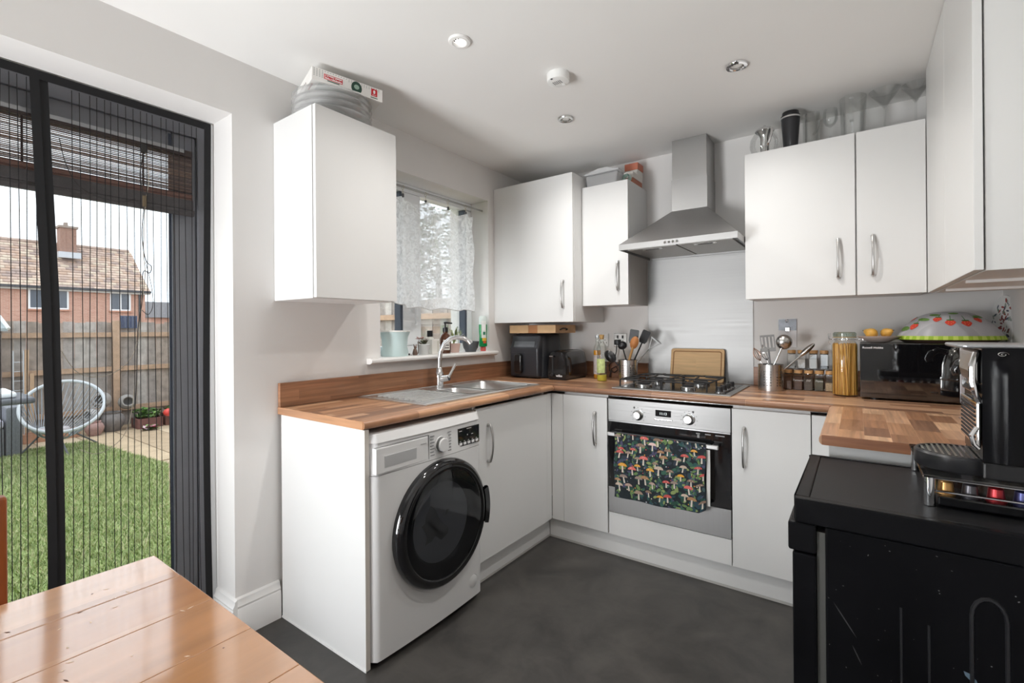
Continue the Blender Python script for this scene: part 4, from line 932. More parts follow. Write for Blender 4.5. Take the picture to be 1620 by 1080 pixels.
# ---- pasta jar
t = thing('pasta_jar', 'tall clip top glass jar full of spaghetti', 'jar', (1.912, -.235, Z)); x, y, r = 1.912, -.235, .050
MB().lathe([(0, Z), (r-.006, Z), (r, Z+.008), (r, Z+.232), (r-.006, Z+.245), (r-.012, Z+.252), (r-.012, Z+.268), (r-.008, Z+.270)], (x, y, 0), 36).build('glass', thin_glass('jar_clear', (.97, .98, .97), .06), t)
ld = MB().lathe([(r-.006, Z+.2705), (r-.005, Z+.285), (r-.010, Z+.292), (0, Z+.293)], (x, y, 0), 32).build('glass_lid', thin_glass('green_glass', (.72, .80, .74), .12), t)
MB().lathe([(r-.006, Z+.266), (r-.004, Z+.268), (r-.006, Z+.2703)], (x, y, 0), 32).build('rubber_seal', mat('seal_ochre', S(170, 150, 110), .6), t)
MB().tube([(x+(r-.004)*math.cos(2*PI*k/28), y+(r-.004)*math.sin(2*PI*k/28), Z+.258) for k in range(28)], .0016, 6, closed=True).build('wire_band', CHROME, t)
MB().tube([(x-r+.002, y-.01, Z+.258), (x-r-.010, y-.012, Z+.262), (x-r-.012, y-.012, Z+.285), (x-r-.004, y-.01, Z+.287), (x-r-.010, y-.012, Z+.245), (x-r-.004, y-.014, Z+.235)], .0016, 6).build('clip_wire', CHROME, t)
MB().tube([(x+r-.002, y-.01, Z+.258), (x+r+.012, y-.012, Z+.262), (x+r+.020, y-.014, Z+.257), (x+r+.004, y-.01, Z+.272)], .002, 6).build('clip_wire', CHROME, t)
rnd = random.Random(5); mb = MB()
for k in range(150):
    a = rnd.random()*2*PI; rr_ = (r-.0045)*math.sqrt(rnd.uniform(.55, 1)); a2 = a+rnd.uniform(-.25, .25)
    mb.col = random.choice([S(214, 160, 62), S(226, 176, 80), S(200, 142, 50), S(222, 168, 66)])
    mb.tube([(x+rr_*math.cos(a), y+rr_*math.sin(a), Z+.006), (x+rr_*.99*math.cos(a2), y+rr_*.99*math.sin(a2), Z+.236+rnd.uniform(-.006, .006))], .0024, 5)
stuff(mb.build('spaghetti', print_mat('spaghetti_yellow', .45), t, weld=False))
MB().lathe([(0, Z+.004), (r*.72, Z+.004), (r*.72, Z+.225), (0, Z+.225)], (x, y, 0), 20).build('spaghetti_core', mat('pasta_core', S(190, 134, 46), .6), t)
# ---- microwave
t = thing('microwave', 'black glass fronted microwave in the right corner', 'microwave', (2.19, -.17, Z))
mx0, mx1, myf, mz0, mz1 = 1.968, 2.425, -.335, HT+.012, 1.116
bx(mx0+.002, mx1-.002, myf+.016, -.022, mz0, mz1).build('case', mat('microwave_case', (.05, .05, .052), .35), t, .004)
d = bx(mx0, 2.288, myf, myf+.0155, mz0-.002, mz1).build('door', mat('microwave_glass', (.005, .005, .006), .03, coat=1), t, .002)
MATS['microwave_glass'].node_tree.nodes['Principled BSDF'].inputs['Coat IOR'].default_value = 2.0
bx(2.2885, 2.328, myf, myf+.0155, mz0-.002, mz1).build('handle_strip', mat('silver_strip', S(196, 194, 198), .35, .4), t, .002)
bx(2.3285, mx1, myf, myf+.0155, mz0-.002, mz1).build('control_panel', BLACKG, t, .002)
text('lettering', 'Russell Hobbs', .0125, (1.977, myf-.0006, 1.094), (1, 0, 0), (0, 0, 1), mat('silver_print', (.75, .75, .76), .3), d, bold=.0002)
for xx in (2.02, 2.37):
    for yy in (-.30, -.06): MB().cyl((xx, yy, Z), (xx, yy, mz0), .016, n=14).build('foot', BLACKP, t)
# ---- fruit plate, pears, food cover on the microwave
MT = mz1+.0008
t = thing('fruit_plate', 'curved pale plate of fruit on the microwave', 'plate', (2.03, -.23, MT))
MB().lathe([(.03, MT), (.034, MT+.001), (.065, MT+.018), (.078, MT+.028), (.079, MT+.030), (.064, MT+.0205), (.03, MT+.004), (0, MT+.003)], (2.036, -.235, 0), 32).build('dish', mat('pale_ceramic', S(214, 196, 186), .3), t)
PEAR = mat('pear_skin', S(200, 152, 66), .45, noise=.3, nscale=28)
def pear(x, y, z, r, label, rot, group='pears on the plate'):
    t = thing('pear', label, 'fruit', (x, y, z), group, local=True); 
    Mx = Matrix.Rotation(rot, 4, 'Z') @ Matrix.Rotation(1.2, 4, 'Y')
    o = MB().lathe([(0, -r), (r*.5, -r*.92), (r*.9, -r*.5), (r, 0), (r*.86, r*.5), (r*.55, r*.95), (r*.42, r*1.25), (r*.2, r*1.42), (0, r*1.45)], (0, 0, 0), 20).xf(Mx).build('flesh', PEAR, t)
    MB().tube([Mx @ Vector((0, 0, r*1.43)), Mx @ Vector((r*.1, 0, r*1.75))], .0015, 5).build('stalk', mat('stalk', S(70, 50, 34), .7), t)
pear(2.010, -.262, MT+.042, .023, 'yellow pear at the left of the plate', 2.5)
pear(2.064, -.215, MT+.044, .021, 'yellow pear further right with stalk upward', -.7)
t = thing('food_cover', 'strawberry printed food cover with green frill on the microwave', 'food cover', (2.27, -.18, MT))
cx, cy, rx, ry, cz, chh = 2.272, -.180, .172, .135, MT+.028, .105
MB().lathe([(0, MT+.0002), (.85, MT+.0002), (1.0, MT+.018), (.98, MT+.020), (.84, MT+.004), (0, MT+.003)], (cx, cy, 0), 40, sx=rx*.98, sy=ry*.98).build('tray', mat('wicker_dark', S(72, 52, 44), .7), t)
def dome(u, v, k=1.0):
    a = 2*PI*u; s_ = v; rr_ = s_**.85
    return (cx+rx*k*rr_*math.cos(a), cy+ry*k*rr_*math.sin(a), cz+chh*k*(1-s_**2.4))
MB().grid(lambda u, v: dome(u, v), 48, 12).build('net_dome', thin_glass('net_dome', (1, 1, 1), .02, .3, .5, S(206, 206, 212)), t)
fr = MB(); G1, G2 = S(150, 180, 48), S(186, 204, 92)
n = 72
for i in range(n):
    a0, a1 = 2*PI*i/n, 2*PI*(i+1)/n; w0 = 1.01+.03*(i % 2); w1 = 1.01+.03*((i+1) % 2); fr.col = G1 if i % 2 else G2
    fr.add([(cx+rx*math.cos(a0), cy+ry*math.sin(a0), cz+.003), (cx+rx*math.cos(a1), cy+ry*math.sin(a1), cz+.003), (cx+rx*w1*math.cos(a1), cy+ry*w1*math.sin(a1), cz-.013), (cx+rx*w0*math.cos(a0), cy+ry*w0*math.sin(a0), cz-.013)], [(0, 1, 2, 3)])
fr.build('frill', print_mat('frill_green', .7), t)
mo = MB()
def patch(u0, v0, pts, col, k):
    mo.col = col; mo.add([dome(u0+a, v0+b, k) for a, b in pts], [tuple(range(len(pts)))])
for u0, v0 in ((.690, .62), (.745, .72), (.805, .74), (.60, .80), (.52, .6), (.87, .65)):
    patch(u0, v0, [(.021*math.cos(a)*(1 if math.sin(a) < 0 else 1-.5*math.sin(a)), .075*math.sin(a)) for a in [2*PI*q/12 for q in range(12)]], S(206, 62, 46), 1.012)
    patch(u0, v0-.07, [(.018*math.cos(a), .02*math.sin(a)) for a in [2*PI*q/8 for q in range(8)]], S(60, 104, 50), 1.016)
    patch(u0, v0-.15, [(.002, -.08), (-.002, -.08), (-.002, .08), (.002, .08)], S(70, 110, 56), 1.014)
    for q in range(5): a = q*1.3; patch(u0+.010*math.cos(a), v0+.035*math.sin(a), [(.0018, 0), (0, .006), (-.0018, 0), (0, -.006)], S(240, 200, 120), 1.018)
for u0, v0, an in ((.655, .45, 1), (.77, .38, 0), (.62, .62, 1), (.90, .55, 1), (.55, .85, 0)):
    patch(u0, v0, [(.035*math.cos(a)+.01*an*math.sin(a), .05*math.sin(a)) for a in [2*PI*q/10 for q in range(10)]], S(98, 134, 62), 1.013)
stuff(mo.build('strawberry_print', print_mat('cover_print', .8), t))
# ---- patterned tray standing on the microwave in the corner
t = thing('patterned_tray', 'white tray patterned with red leaves standing in the right corner', 'tray', (2.415, -.05, MT))
Mt = Matrix.Translation((2.444, -.088, MT)) @ Matrix.Rotation(-1.22, 4, 'Z') @ Matrix.Rotation(-.10, 4, 'X')
pts = [(.066*math.cos(a), .125+.075*math.sin(a)) for a in [PI*k/14 for k in range(15)]]+[(-.066, .001), (.066, .001)]
MB().prism(pts, -.003, .003, 'y').xf(Mt).build('board', mat('tray_white', S(226, 226, 224), .3), t, .002)
mo = MB(); rnd = random.Random(8)
for i in range(70):
    x = rnd.uniform(-.056, .056); z = rnd.uniform(.012, .185); L = rnd.uniform(.005, .013)
    if z > .125 and (x/.056)**2+((z-.125)/.062)**2 > .8: continue
    w_ = L*.42; a0 = rnd.random()*6.28; mo.col = rnd.choice([S(150, 50, 44), S(120, 40, 38), S(90, 120, 100), S(60, 70, 90), S(150, 160, 150)])
    mo.add([(x+L*math.cos(a)*math.cos(a0)-w_*math.sin(a)*math.sin(a0), -.0036-.0004*rnd.random(), z+L*math.cos(a)*math.sin(a0)+w_*math.sin(a)*math.cos(a0)) for a in [2*PI*k/8 for k in range(8)]], [tuple(range(8))])
stuff(mo.xf(Mt).build('leaf_print', print_mat('tray_print', .4), t))
# ---- kettle on the peninsula
t = thing('kettle', 'polished steel kettle with black handle behind the coffee machine', 'kettle', (2.337, -.69, Z)); x, y = 2.337, -.69
K = mat('kettle_steel', (.56, .55, .52), .12, 1.0)
MB().lathe([(0, Z), (.070, Z), (.070, Z+.018), (.0, Z+.018)], (x, y, 0), 36).build('power_base', BLACKP, t)
MB().lathe([(.066, Z+.019), (.070, Z+.024), (.069, Z+.075), (.066, Z+.08), (.064, Z+.14), (.054, Z+.180), (.040, Z+.205), (.034, Z+.210)], (x, y, 0), 40).build('body', K, t)
MB().lathe([(.0705, Z+.070), (.0715, Z+.075), (.0705, Z+.082)], (x, y, 0), 36).build('band', CHROME, t)
ld = MB().lathe([(.034, Z+.2102), (.030, Z+.218), (.010, Z+.222), (0, Z+.222)], (x, y, 0), 28).build('lid', K, t)
MB().lathe([(.006, Z+.222), (.010, Z+.230), (.007, Z+.238), (0, Z+.239)], (x, y, 0), 14).build('lid_knob', BLACKP, ld)
MB().tube([(x-.045, y-.01, Z+.196), (x-.075, y-.015, Z+.205), (x-.098, y-.018, Z+.190), (x-.108, y-.02, Z+.165), (x-.104, y-.02, Z+.150)], [.012, .013, .014, .014, .012], 10).build('handle', BLACKG, t)
MB().tube([(x+.045, y, Z+.15), (x+.07, y, Z+.17), (x+.085, y, Z+.20)], [.018, .013, .010], 10).build('spout', K, t)
MB().cyl((x-.075, y-.02, Z+.006), (x-.10, y-.03, Z+.004), .004, n=8).build('lead_stub', CHROME, t)
# ================================================================== COFFEE MACHINE CORNER
AZ = .8203
t = thing('capsule_drawer', 'glass topped capsule drawer on chrome legs under the coffee machine', 'drawer', (2.22, -1.47, AZ))
gx0, gx1, gy0, gy1, gz = 2.066, 2.40, -1.622, -1.305, .884
bx(gx0, gx1, gy0, gy1, gz-.006, gz).build('glass_top', thin_glass('smoked_top', (.55, .56, .58), .12), t, .002)
for x in (gx0+.012, gx1-.012):
    for y in (gy0+.012, gy1-.012): MB().cyl((x, y, AZ), (x, y, gz-.0062), .0095, n=16).build('leg', CHROME, t)
MB().prism([(gx0+.024, AZ+.004), (gx1-.024, AZ+.004), (gx1-.024, AZ+.022), (gx0+.024, AZ+.022)], gy0+.004, gy1-.02, 'y').build('drawer_box', BLACKG, t, .003)
for a, b in (((gx0+.012, gy0+.012), (gx0+.012, gy1-.012)), ((gx0+.012, gy0+.012), (gx1-.012, gy0+.012))):
    MB().tube([(a[0], a[1], AZ+.030), (b[0], b[1], AZ+.030)], .0022, 6).build('rail', CHROME, t)
    MB().tube([(a[0], a[1], gz-.008), (b[0], b[1], gz-.008)], .0022, 6).build('rail', CHROME, t)
CPS = [((190, 146, 90), 'gold'), ((86, 84, 88), 'dark grey'), ((168, 54, 58), 'red'), ((70, 72, 110), 'blue'), ((200, 202, 204), 'silver'), ((150, 110, 80), 'bronze'), ((70, 64, 62), 'black brown')]
pos = [(2.105, 0), (2.142, 1), (2.179, 2), (2.216, 3), (2.253, 4), (2.290, 5), (2.327, 6)]
for x, k in pos:
    c, nm = CPS[k]; y = gy0+.034
    th = thing('coffee_capsule', '%s coffee capsule lying in the capsule drawer' % nm, 'capsule', (x, y, AZ+.0225), 'coffee capsules in the drawer')
    MB().lathe([(0, AZ+.0225), (.0165, AZ+.0225), (.0165, AZ+.0235), (.0140, AZ+.025), (.0115, AZ+.046), (.006, AZ+.050), (0, AZ+.050)], (x, y, 0), 18).build('capsule_cup', mat('capsule_'+nm, S(*c), .3, .7), th)
t = thing('coffee_machine', 'glossy black capsule coffee machine with round drip tray in the right foreground', 'coffee machine', (2.25, -1.50, gz+.0005))
z0 = gz+.0006; CB_ = mat('coffee_black', (.005, .005, .006), .18, spec=.16)
by0, by1 = -1.605, -1.415
MB().lathe([(0, z0), (.072, z0), (.0745, z0+.004), (.0745, z0+.030), (.071, z0+.034), (.066, z0+.0342), (.064, z0+.031), (0, z0+.031)], (2.135, -1.512, 0), 48).build('drip_base', mat('drip_black', (.02, .02, .022), .3), t)
for k in range(13):
    x = 2.135-.060+.0098*k; h = math.sqrt(max(0, .063**2-(x-2.135)**2))
    if h > .008: bx(x-.0022, x+.0022, -1.512-h, -1.512+h, z0+.0305, z0+.0345).build('drip_slat', SATIN, t)
bx(2.158, 2.42, by0, by1, z0, z0+.034).build('machine_foot', mat('foot_black', (.014, .014, .015), .25), t, .004)
# body with a fluted, bulging side
n = 40
def side(x): return .006*math.exp(-((x-2.195)/.014)**2)+.005*math.exp(-((x-2.225)/.010)**2)+.005*math.exp(-((x-2.26)/.012)**2)
rings = []
for zz, sh in ((z0+.0345, 0), (z0+.20, 0), (z0+.232, .25), (z0+.236, .9), (z0+.258, 1)):
    ring = []
    xs_ = [2.158+(2.42-2.158)*i/n for i in range(n+1)]
    for x in xs_: ring.append((x, by0-side(x)*(1-sh), zz))
    for x in xs_[::-1]: ring.append((x, by1+side(x)*(1-sh), zz))
    rings.append(ring)
loft(rings, 'body', CB_, t, angle=60)
MB().prism(rr(2.122, 2.42, by0+.004, by1-.004, .02), z0+.2585, z0+.266, 'z').build('top_plate', mat('grey_top', S(172, 172, 174), .3, .7), t, .003)
# brewing head in brushed metal at the front
MB().prism([(2.158, z0+.256), (2.148, z0+.252), (2.146, z0+.21), (2.150, z0+.19), (2.158, z0+.185)], by0+.02, by1-.02, 'y').build('brew_head', SATIN, t, .004)
MB().tube([(2.152, by0+.012, z0+.25), (2.145, by0+.010, z0+.225), (2.145, by0+.010, z0+.19), (2.150, by0+.010, z0+.165), (2.156, by0+.012, z0+.15)], .0055, 8).build('lever_arm', CHROME, t)
bx(2.149, 2.157, by0+.03, by1-.03, z0+.165, z0+.185).build('spout', BLACKG, t, .004)
gr = bx(2.150, 2.157, by0+.004, by1-.004, z0+.06, z0+.15).build('cup_panel', CHROME, t, .003)
for k in range(9): bx(2.1488, 2.1499, by0+.015+.006*(k % 2), by1-.02, z0+.068+.0085*k, z0+.072+.0085*k).build('panel_slot', BLACKM, gr)
MB().tube([(2.150, by0+.005, z0+.10), (2.141, by0-.002, z0+.085), (2.145, by0-.002, z0+.068), (2.152, by0+.002, z0+.06)], .004, 8).build('latch', CHROME, t)
MB().tube([(2.187+.0085*math.cos(a)*(1-.035*i), by0-.0005, z0+.247+.005*math.sin(a)*(1-.035*i)) for i, a in enumerate([.45*k for k in range(26)])], .0007, 5).build('emblem', SATIN, t)

# ================================================================== ON TOP OF THE WALL UNITS
# plastic bowls and printed cardboard box on the left unit
CT = 2.0525
PB = thin_glass('milky_plastic', (1, 1, 1), .05, .12, .22, (.85, .85, .84))
for k in range(4):
    z = CT+.0005+.026*k; r = .150
    o = MB().lathe([(0, z), (r*.82, z), (r*.9, z+.006), (r, z+.023), (r+.010, z+.0245), (r+.010, z+.0255), (r-.001, z+.0245), (r*.88, z+.008), (0, z+.002)], (0, 0, 0), 48).build('plastic_bowl', PB)
    at(o, (.163, -1.722, 0)); tag(o, ('bottom', 'second', 'third', 'topmost')[k]+' of the stacked clear plastic bowls under the printed box', 'bowl', 'stacked clear plastic bowls')
BZ = CT+.1065
t = thing('cardboard_box', 'flat white printed cardboard box on the stacked plastic bowls', 'box', (.18, -1.70, BZ), local=True, rotz=0)
t.rotation_euler = (math.radians(-2.0), math.radians(-1.5), -.28)
W2, D2, H2 = .2875, .225, .056    # along y, along x
CARD = mat('white_card', S(236, 234, 230), .55)
bx(-D2/2, D2/2, -W2/2, W2/2, 0.004, H2).build('carton', CARD, t, .001)
fx = D2/2+.0006
pr = MB(); pr.col = S(70, 96, 84)
for j in range(26):
    for i in range(5):
        y = -W2/2+.008+.0105*j; z = H2-.006-.0065*i
        if j in range(4, 17) and i > 0 and j < 13: continue
        if i > 1 and j > 3: continue
        pr.box(fx-.0004, fx, y-.0012, y+.0012, z-.0012, z+.0012)
stuff(pr.build('dot_print', print_mat('box_print', .6), t))
pl = MB(); pl.col = S(205, 50, 56); pl.box(fx-.0003, fx, -.098, -.025, .021, .041); pl.col = S(240, 238, 236); pl.box(fx, fx+.0002, -.095, -.028, .0235, .0385); pl.col = S(40, 80, 60); pl.box(fx, fx+.0003, -.085, -.038, .0150, .0185)
pl.build('logo_plate', print_mat('box_print', .6), t)
text('lettering', 'Krispy Kreme', .0135, (fx+.0008, -.0935, .0275), (0, 1, 0), (0, 0, 1), mat('red_ink', S(200, 36, 48), .5), t, ext=.0002, bold=.0004, space=.86)
rd = MB().disc((fx+.0004, .032, .028), (0, .022, 0), (0, 0, .026), 28); rd.c = [S(28, 66, 52)]; o = rd.build('green_roundel', print_mat('box_print', .6), t)
rd = MB(); rd.col = S(150, 176, 160); rd.disc((fx+.0008, .032, .031), (0, .011, 0), (0, 0, .010), 16); rd.col = S(240, 240, 236); rd.prism([(.0115, .012), (.0525, .012), (.046, .004), (.018, .004)], fx+.0005, fx+.0009, 'x'); rd.build('roundel_mark', print_mat('box_print', .6), o)
rd = MB(); rd.col = S(200, 30, 42); rd.box(fx-.0002, fx+.0004, .094, .120, .018, .048); o = rd.build('red_tag', print_mat('box_print', .6), t)
rd = MB(); rd.col = S(245, 240, 240); rd.disc((fx+.0007, .107, .037), (0, .005, 0), (0, 0, .006), 10); rd.box(fx+.0004, fx+.0007, .103, .111, .028, .033); rd.box(fx+.0004, fx+.0007, .099, .115, .0215, .0230); rd.build('tag_mark', print_mat('box_print', .6), o)
rd = MB(); rd.col = S(44, 90, 66); rd.box(fx-.0002, fx+.0003, .092, .122, .009, .012); rd.build('green_line', print_mat('box_print', .6), t)
rd = MB(); rd.col = S(90, 60, 62)
for k in range(5): rd.box(-.06+.02*k, -.052+.02*k, -W2/2-.0004, -W2/2, .02+.003*(k % 2), .028+.003*(k % 2))
rd.build('end_print', print_mat('box_print', .6), t)
rd = MB(); rd.col = S(196, 204, 198); rd.box(D2/2-.075, D2/2-.012, -W2/2+.03, W2/2-.09, .0032, .0038); rd.col = S(150, 60, 66)
for k in range(5): rd.box(D2/2-.090+.012*k, D2/2-.083+.012*k, -W2/2+.008, -W2/2+.014, .0032, .0038)
rd.build('underside_print', print_mat('box_print', .6), t)
# tub and two boxes on the narrow unit
t = thing('plastic_tub', 'lidded clear plastic tub on the narrow wall cupboard', 'tub', (.70, -.2, 2.0505))
MB().prism([(.622, 2.0506), (.812, 2.0506), (.826, 2.125), (.612, 2.125)], -.28, -.12, 'y').build('tub_body', thin_glass('tub_milky', (1, 1, 1), .06, .15, .35, (.80, .81, .82)), t, .012, 3)
MB().prism([(.606, 2.126), (.832, 2.126), (.834, 2.134), (.80, 2.139), (.76, 2.156), (.70, 2.156), (.64, 2.142), (.606, 2.137)], -.287, -.113, 'y').build('tub_lid', thin_glass('tub_lid_milky', (1, 1, 1), .06, .15, .55, (.84, .85, .86)), t, .004)
def carton(label, x0, x1, y0, y1, z0, z1, c1, c2, group='boxes on the narrow cupboard'):
    t = thing('small_box', label, 'box', ((x0+x1)/2, (y0+y1)/2, z0), group)
    bx(x0, x1, y0, y1, z0, z0+(z1-z0)*.5).build('box_base', mat('box_%d' % int(c1[0]*999), c1, .6), t, .001); bx(x0-.002, x1+.002, y0-.002, y1+.002, z0+(z1-z0)*.5+.0003, z1).build('box_lid', mat('box_%d' % int(c2[0]*999), c2, .6), t, .001)
carton('lower terracotta and white box on the narrow cupboard', .836, .890, -.21, -.06, 2.0506, 2.120, S(176, 112, 88), S(222, 216, 210))
carton('upper white box with terracotta lid on the narrow cupboard', .80, .880, -.108, -.02, 2.1208, 2.205, S(224, 220, 214), S(192, 116, 92))
o = MB().lathe([(.022, 0), (.024, .004), (.024, .030), (.022, .034), (.016, .034), (.016, .0)], (0, 0, 0), 24, 'y').build('tape_roll', mat('pale_green_plastic', S(190, 214, 206), .3))
at(o, (.868, -.262, 2.0750)); tag(o, 'pale green and white roll in front of the boxes on the cupboard', 'roll')
# glassware on the wide unit
UT = 2.0506
t = thing('teapot', 'round glass teapot with steel infuser above the wide wall cupboard', 'teapot', (1.588, -.215, UT)); x, y = 1.588, -.215
MB().lathe([(0, UT), (.040, UT), (.060, UT+.020), (.069, UT+.055), (.064, UT+.090), (.048, UT+.116), (.040, UT+.122), (.042, UT+.127)], (x, y, 0), 32).build('glass_body', GLASS, t)
l = MB().lathe([(.044, UT+.1275), (.043, UT+.133), (.030, UT+.143), (0, UT+.146)], (x, y, 0), 28).build('lid', CHROME, t)
MB().lathe([(.004, UT+.146), (.008, UT+.152), (.005, UT+.159), (0, UT+.160)], (x, y, 0), 14).build('lid_knob', CHROME, l)
MB().lathe([(.038, UT+.1265), (.026, UT+.110), (.020, UT+.095), (.020, UT+.02), (0, UT+.02)], (x, y, 0), 24).build('infuser', SATIN, t)
MB().tube([(x+.028, y-.034, UT+.125), (x+.040, y-.060, UT+.115), (x+.038, y-.072, UT+.08), (x+.026, y-.066, UT+.045), (x+.015, y-.058, UT+.035)], .0055, 8).build('handle', CHROME, t)
t = thing('travel_mug', 'black travel mug with chrome ring above the wide wall cupboard', 'mug', (1.703, -.235, UT)); x, y = 1.703, -.235
MB().lathe([(0, UT), (.030, UT), (.0405, UT+.150), (.0405, UT+.152)], (x, y, 0), 32).build('cup', mat('mug_black', (.02, .02, .023), .4), t)
MB().lathe([(.0412, UT+.1525), (.0415, UT+.160), (.0405, UT+.1605)], (x, y, 0), 32).build('chrome_ring', CHROME, t)
MB().lathe([(.0405, UT+.161), (.041, UT+.166), (.036, UT+.168), (.035, UT+.184), (0, UT+.185)], (x, y, 0), 32).build('lid', BLACKP, t)
def glassware(name, label, cat, x, y, prof, n=28, extra=None):
    t = thing(name, label, cat, (x, y, UT), 'glassware on the wall cupboard')
    MB().lathe([(r, UT+z) for r, z in prof], (x, y, 0), n).build('bowl', GLASS, t)
    if extra: extra(t)
    return t
glassware('glass_mug', 'clear glass beer mug with handle beside the travel mug', 'mug', 1.785, -.18, [(0, .0), (.034, 0), (.036, .004), (.036, .172), (.034, .172), (.033, .008), (0, .008)],
    extra=lambda t: MB().tube([(1.800, -.212, UT+.165), (1.818, -.235, UT+.158), (1.822, -.244, UT+.12), (1.812, -.235, UT+.075), (1.796, -.214, UT+.06)], .0055, 8).build('handle', GLASS, t))
def stem(x, y, h, rb):
    def go(t):
        MB().tube([(x, y, UT+.004), (x, y, UT+h)], .0035, 8).build('stem', GLASS, t); MB().lathe([(0, UT+.004), (rb, UT+.001), (rb, UT), (0, UT)], (x, y, 0), 24).build('foot', GLASS, t)
    return go
glassware('wine_glass', 'small stemmed wine glass between the mug and the jug', 'glass', 1.862, -.17, [(.004, .092), (.020, .105), (.030, .125), (.031, .150), (.027, .178), (.026, .178), (.029, .15), (.028, .126), (.018, .107), (0, .095)], extra=stem(1.862, -.17, .093, .028))
glassware('glass_jug', 'tall straight glass jug with handle facing the room', 'jug', 1.950, -.20, [(0, 0), (.044, 0), (.046, .004), (.052, .196), (.050, .196), (.0445, .006), (0, .006)],
    extra=lambda t: MB().strap([(1.946, -.2515, UT+.178), (1.944, -.275, UT+.176), (1.943, -.281, UT+.165), (1.943, -.277, UT+.09), (1.945, -.268, UT+.075), (1.946, -.2475, UT+.072)], (1, .1, 0), .016, .005).build('handle', GLASS, t))
glassware('cocktail_glass', 'wide cocktail glass next to the jug', 'glass', 2.065, -.215, [(.004, .112), (.058, .190), (.057, .190), (0, .115)], extra=stem(2.065, -.215, .112, .034))
glassware('cocktail_glass', 'cocktail glass half hidden by the right hand cupboard', 'glass', 2.172, -.205, [(.004, .112), (.050, .190), (.049, .190), (0, .115)], extra=stem(2.172, -.205, .112, .030))

# ================================================================== WINDOW SILL, CURTAIN
SZ = WZ0+.0006
t = thing('plant_pot', 'large pale blue flowerpot on the window sill', 'plant pot', (-.055, -1.215, SZ)); x, y = -.055, -1.215
MB().lathe([(0, SZ), (.070, SZ), (.074, SZ+.02), (.066, SZ+.05), (.070, SZ+.10), (.082, SZ+.128), (.080, SZ+.1285), (.068, SZ+.10), (.062, SZ+.05), (0, SZ+.045)], (x, y, 0), 40).build('pot', mat('pale_blue_glaze', S(198, 218, 218), .35), t)
MB().lathe([(.081, SZ+.1288), (.0835, SZ+.131), (.0835, SZ+.137), (.078, SZ+.137)], (x, y, 0), 40).build('rim', mat('pot_rim', S(232, 232, 228), .4), t)
MB().lathe([(.071, SZ+.118), (0, SZ+.122)], (x, y, 0), 24).build('soil', mat('soil', S(80, 62, 50), .95), t)
t = thing('cat_figurine', 'small bronze cat figurine between the pots on the sill', 'figurine', (-.022, -1.100, SZ)); x, y = -.022, -1.100
BRZ = mat('bronze', S(120, 100, 90), .35, .7)
o = MB().lathe([(0, SZ), (.013, SZ), (.0145, SZ+.012), (.010, SZ+.030), (.007, SZ+.036), (0, SZ+.037)], (x, y, 0), 16).build('cat_body', BRZ, t)
mb = MB().sphere((x+.003, y, SZ+.043), .0085, .0085, .008, 12, 8); mb.cyl((x+.002, y-.006, SZ+.048), (x, y-.010, SZ+.061), .004, .0008, 6); mb.cyl((x+.002, y+.006, SZ+.048), (x, y+.010, SZ+.061), .004, .0008, 6); mb.build('cat_head', BRZ, t, weld=False)
MB().tube([(x, y+.013, SZ+.004), (x, y+.024, SZ+.010), (x, y+.026, SZ+.04), (x, y+.022, SZ+.07), (x, y+.030, SZ+.082)], .0022, 6).build('cat_tail', BRZ, t)
MB().tube([(x, y-.02, SZ+.003), (x, y-.04, SZ+.003)], .0018, 6).build('base_wire', BRZ, t); MB().sphere((x+.002, y-.044, SZ+.006), .0055, nu=10, nv=8).build('ball', BLACKM, t)
def leaves(mb, c, n, L, w_, spread, up, rnd, cols):
    for k in range(n):
        a = rnd.random()*6.283; el = up+rnd.uniform(-.35, .35); d_ = Vector((math.cos(a)*math.cos(el), math.sin(a)*math.cos(el), math.sin(el))); s_ = d_.cross(Vector((0, 0, 1))).normalized()
        l_ = L*rnd.uniform(.7, 1.15); b = Vector(c)+Vector((rnd.uniform(-spread, spread), rnd.uniform(-spread, spread), 0)); m_ = b+d_*l_*.55+Vector((0, 0, l_*.08)); e = b+d_*l_-Vector((0, 0, l_*.12))
        mb.col = rnd.choice(cols); mb.add([b, m_+s_*w_, e, m_-s_*w_], [(0, 1, 2, 3)])
t = thing('succulent', 'small succulent in a ribbed grey pot on the sill', 'plant', (-.022, -1.035, SZ)); x, y = -.022, -1.035
MB().lathe([(0, SZ), (.027, SZ)]+[(.027+.0011*k+(.0012 if k % 2 else 0), SZ+.004+.0075*k) for k in range(8)]+[(.031, SZ+.060), (0, SZ+.054)], (x, y, 0), 24).build('pot', mat('grey_pot', S(200, 200, 198), .6), t)
mb = MB(); leaves(mb, (x, y, SZ+.056), 34, .042, .006, .012, .75, random.Random(3), [S(74, 84, 66), S(96, 104, 78), S(120, 112, 86)]); stuff(mb.build('foliage', print_mat('leaf_print_mat', .6), t))
mb = MB(); leaves(mb, (x-.01, y-.01, SZ+.085), 12, .03, .006, .012, .5, random.Random(6), [S(216, 168, 168), S(226, 190, 186)]); stuff(mb.build('flowers', print_mat('leaf_print_mat', .6), t))
t = thing('candle_box', 'white candle box beside the succulent', 'box', (-.03, -.955, SZ)); bx(-.055, -.005, -.985, -.925, SZ, SZ+.085).build('box_body', mat('candle_white', S(228, 226, 220), .6), t, .003); bx(-.0048, -.0043, -.945, -.930, SZ+.01, SZ+.075).build('box_label', mat('candle_label', S(206, 204, 194), .6), t)
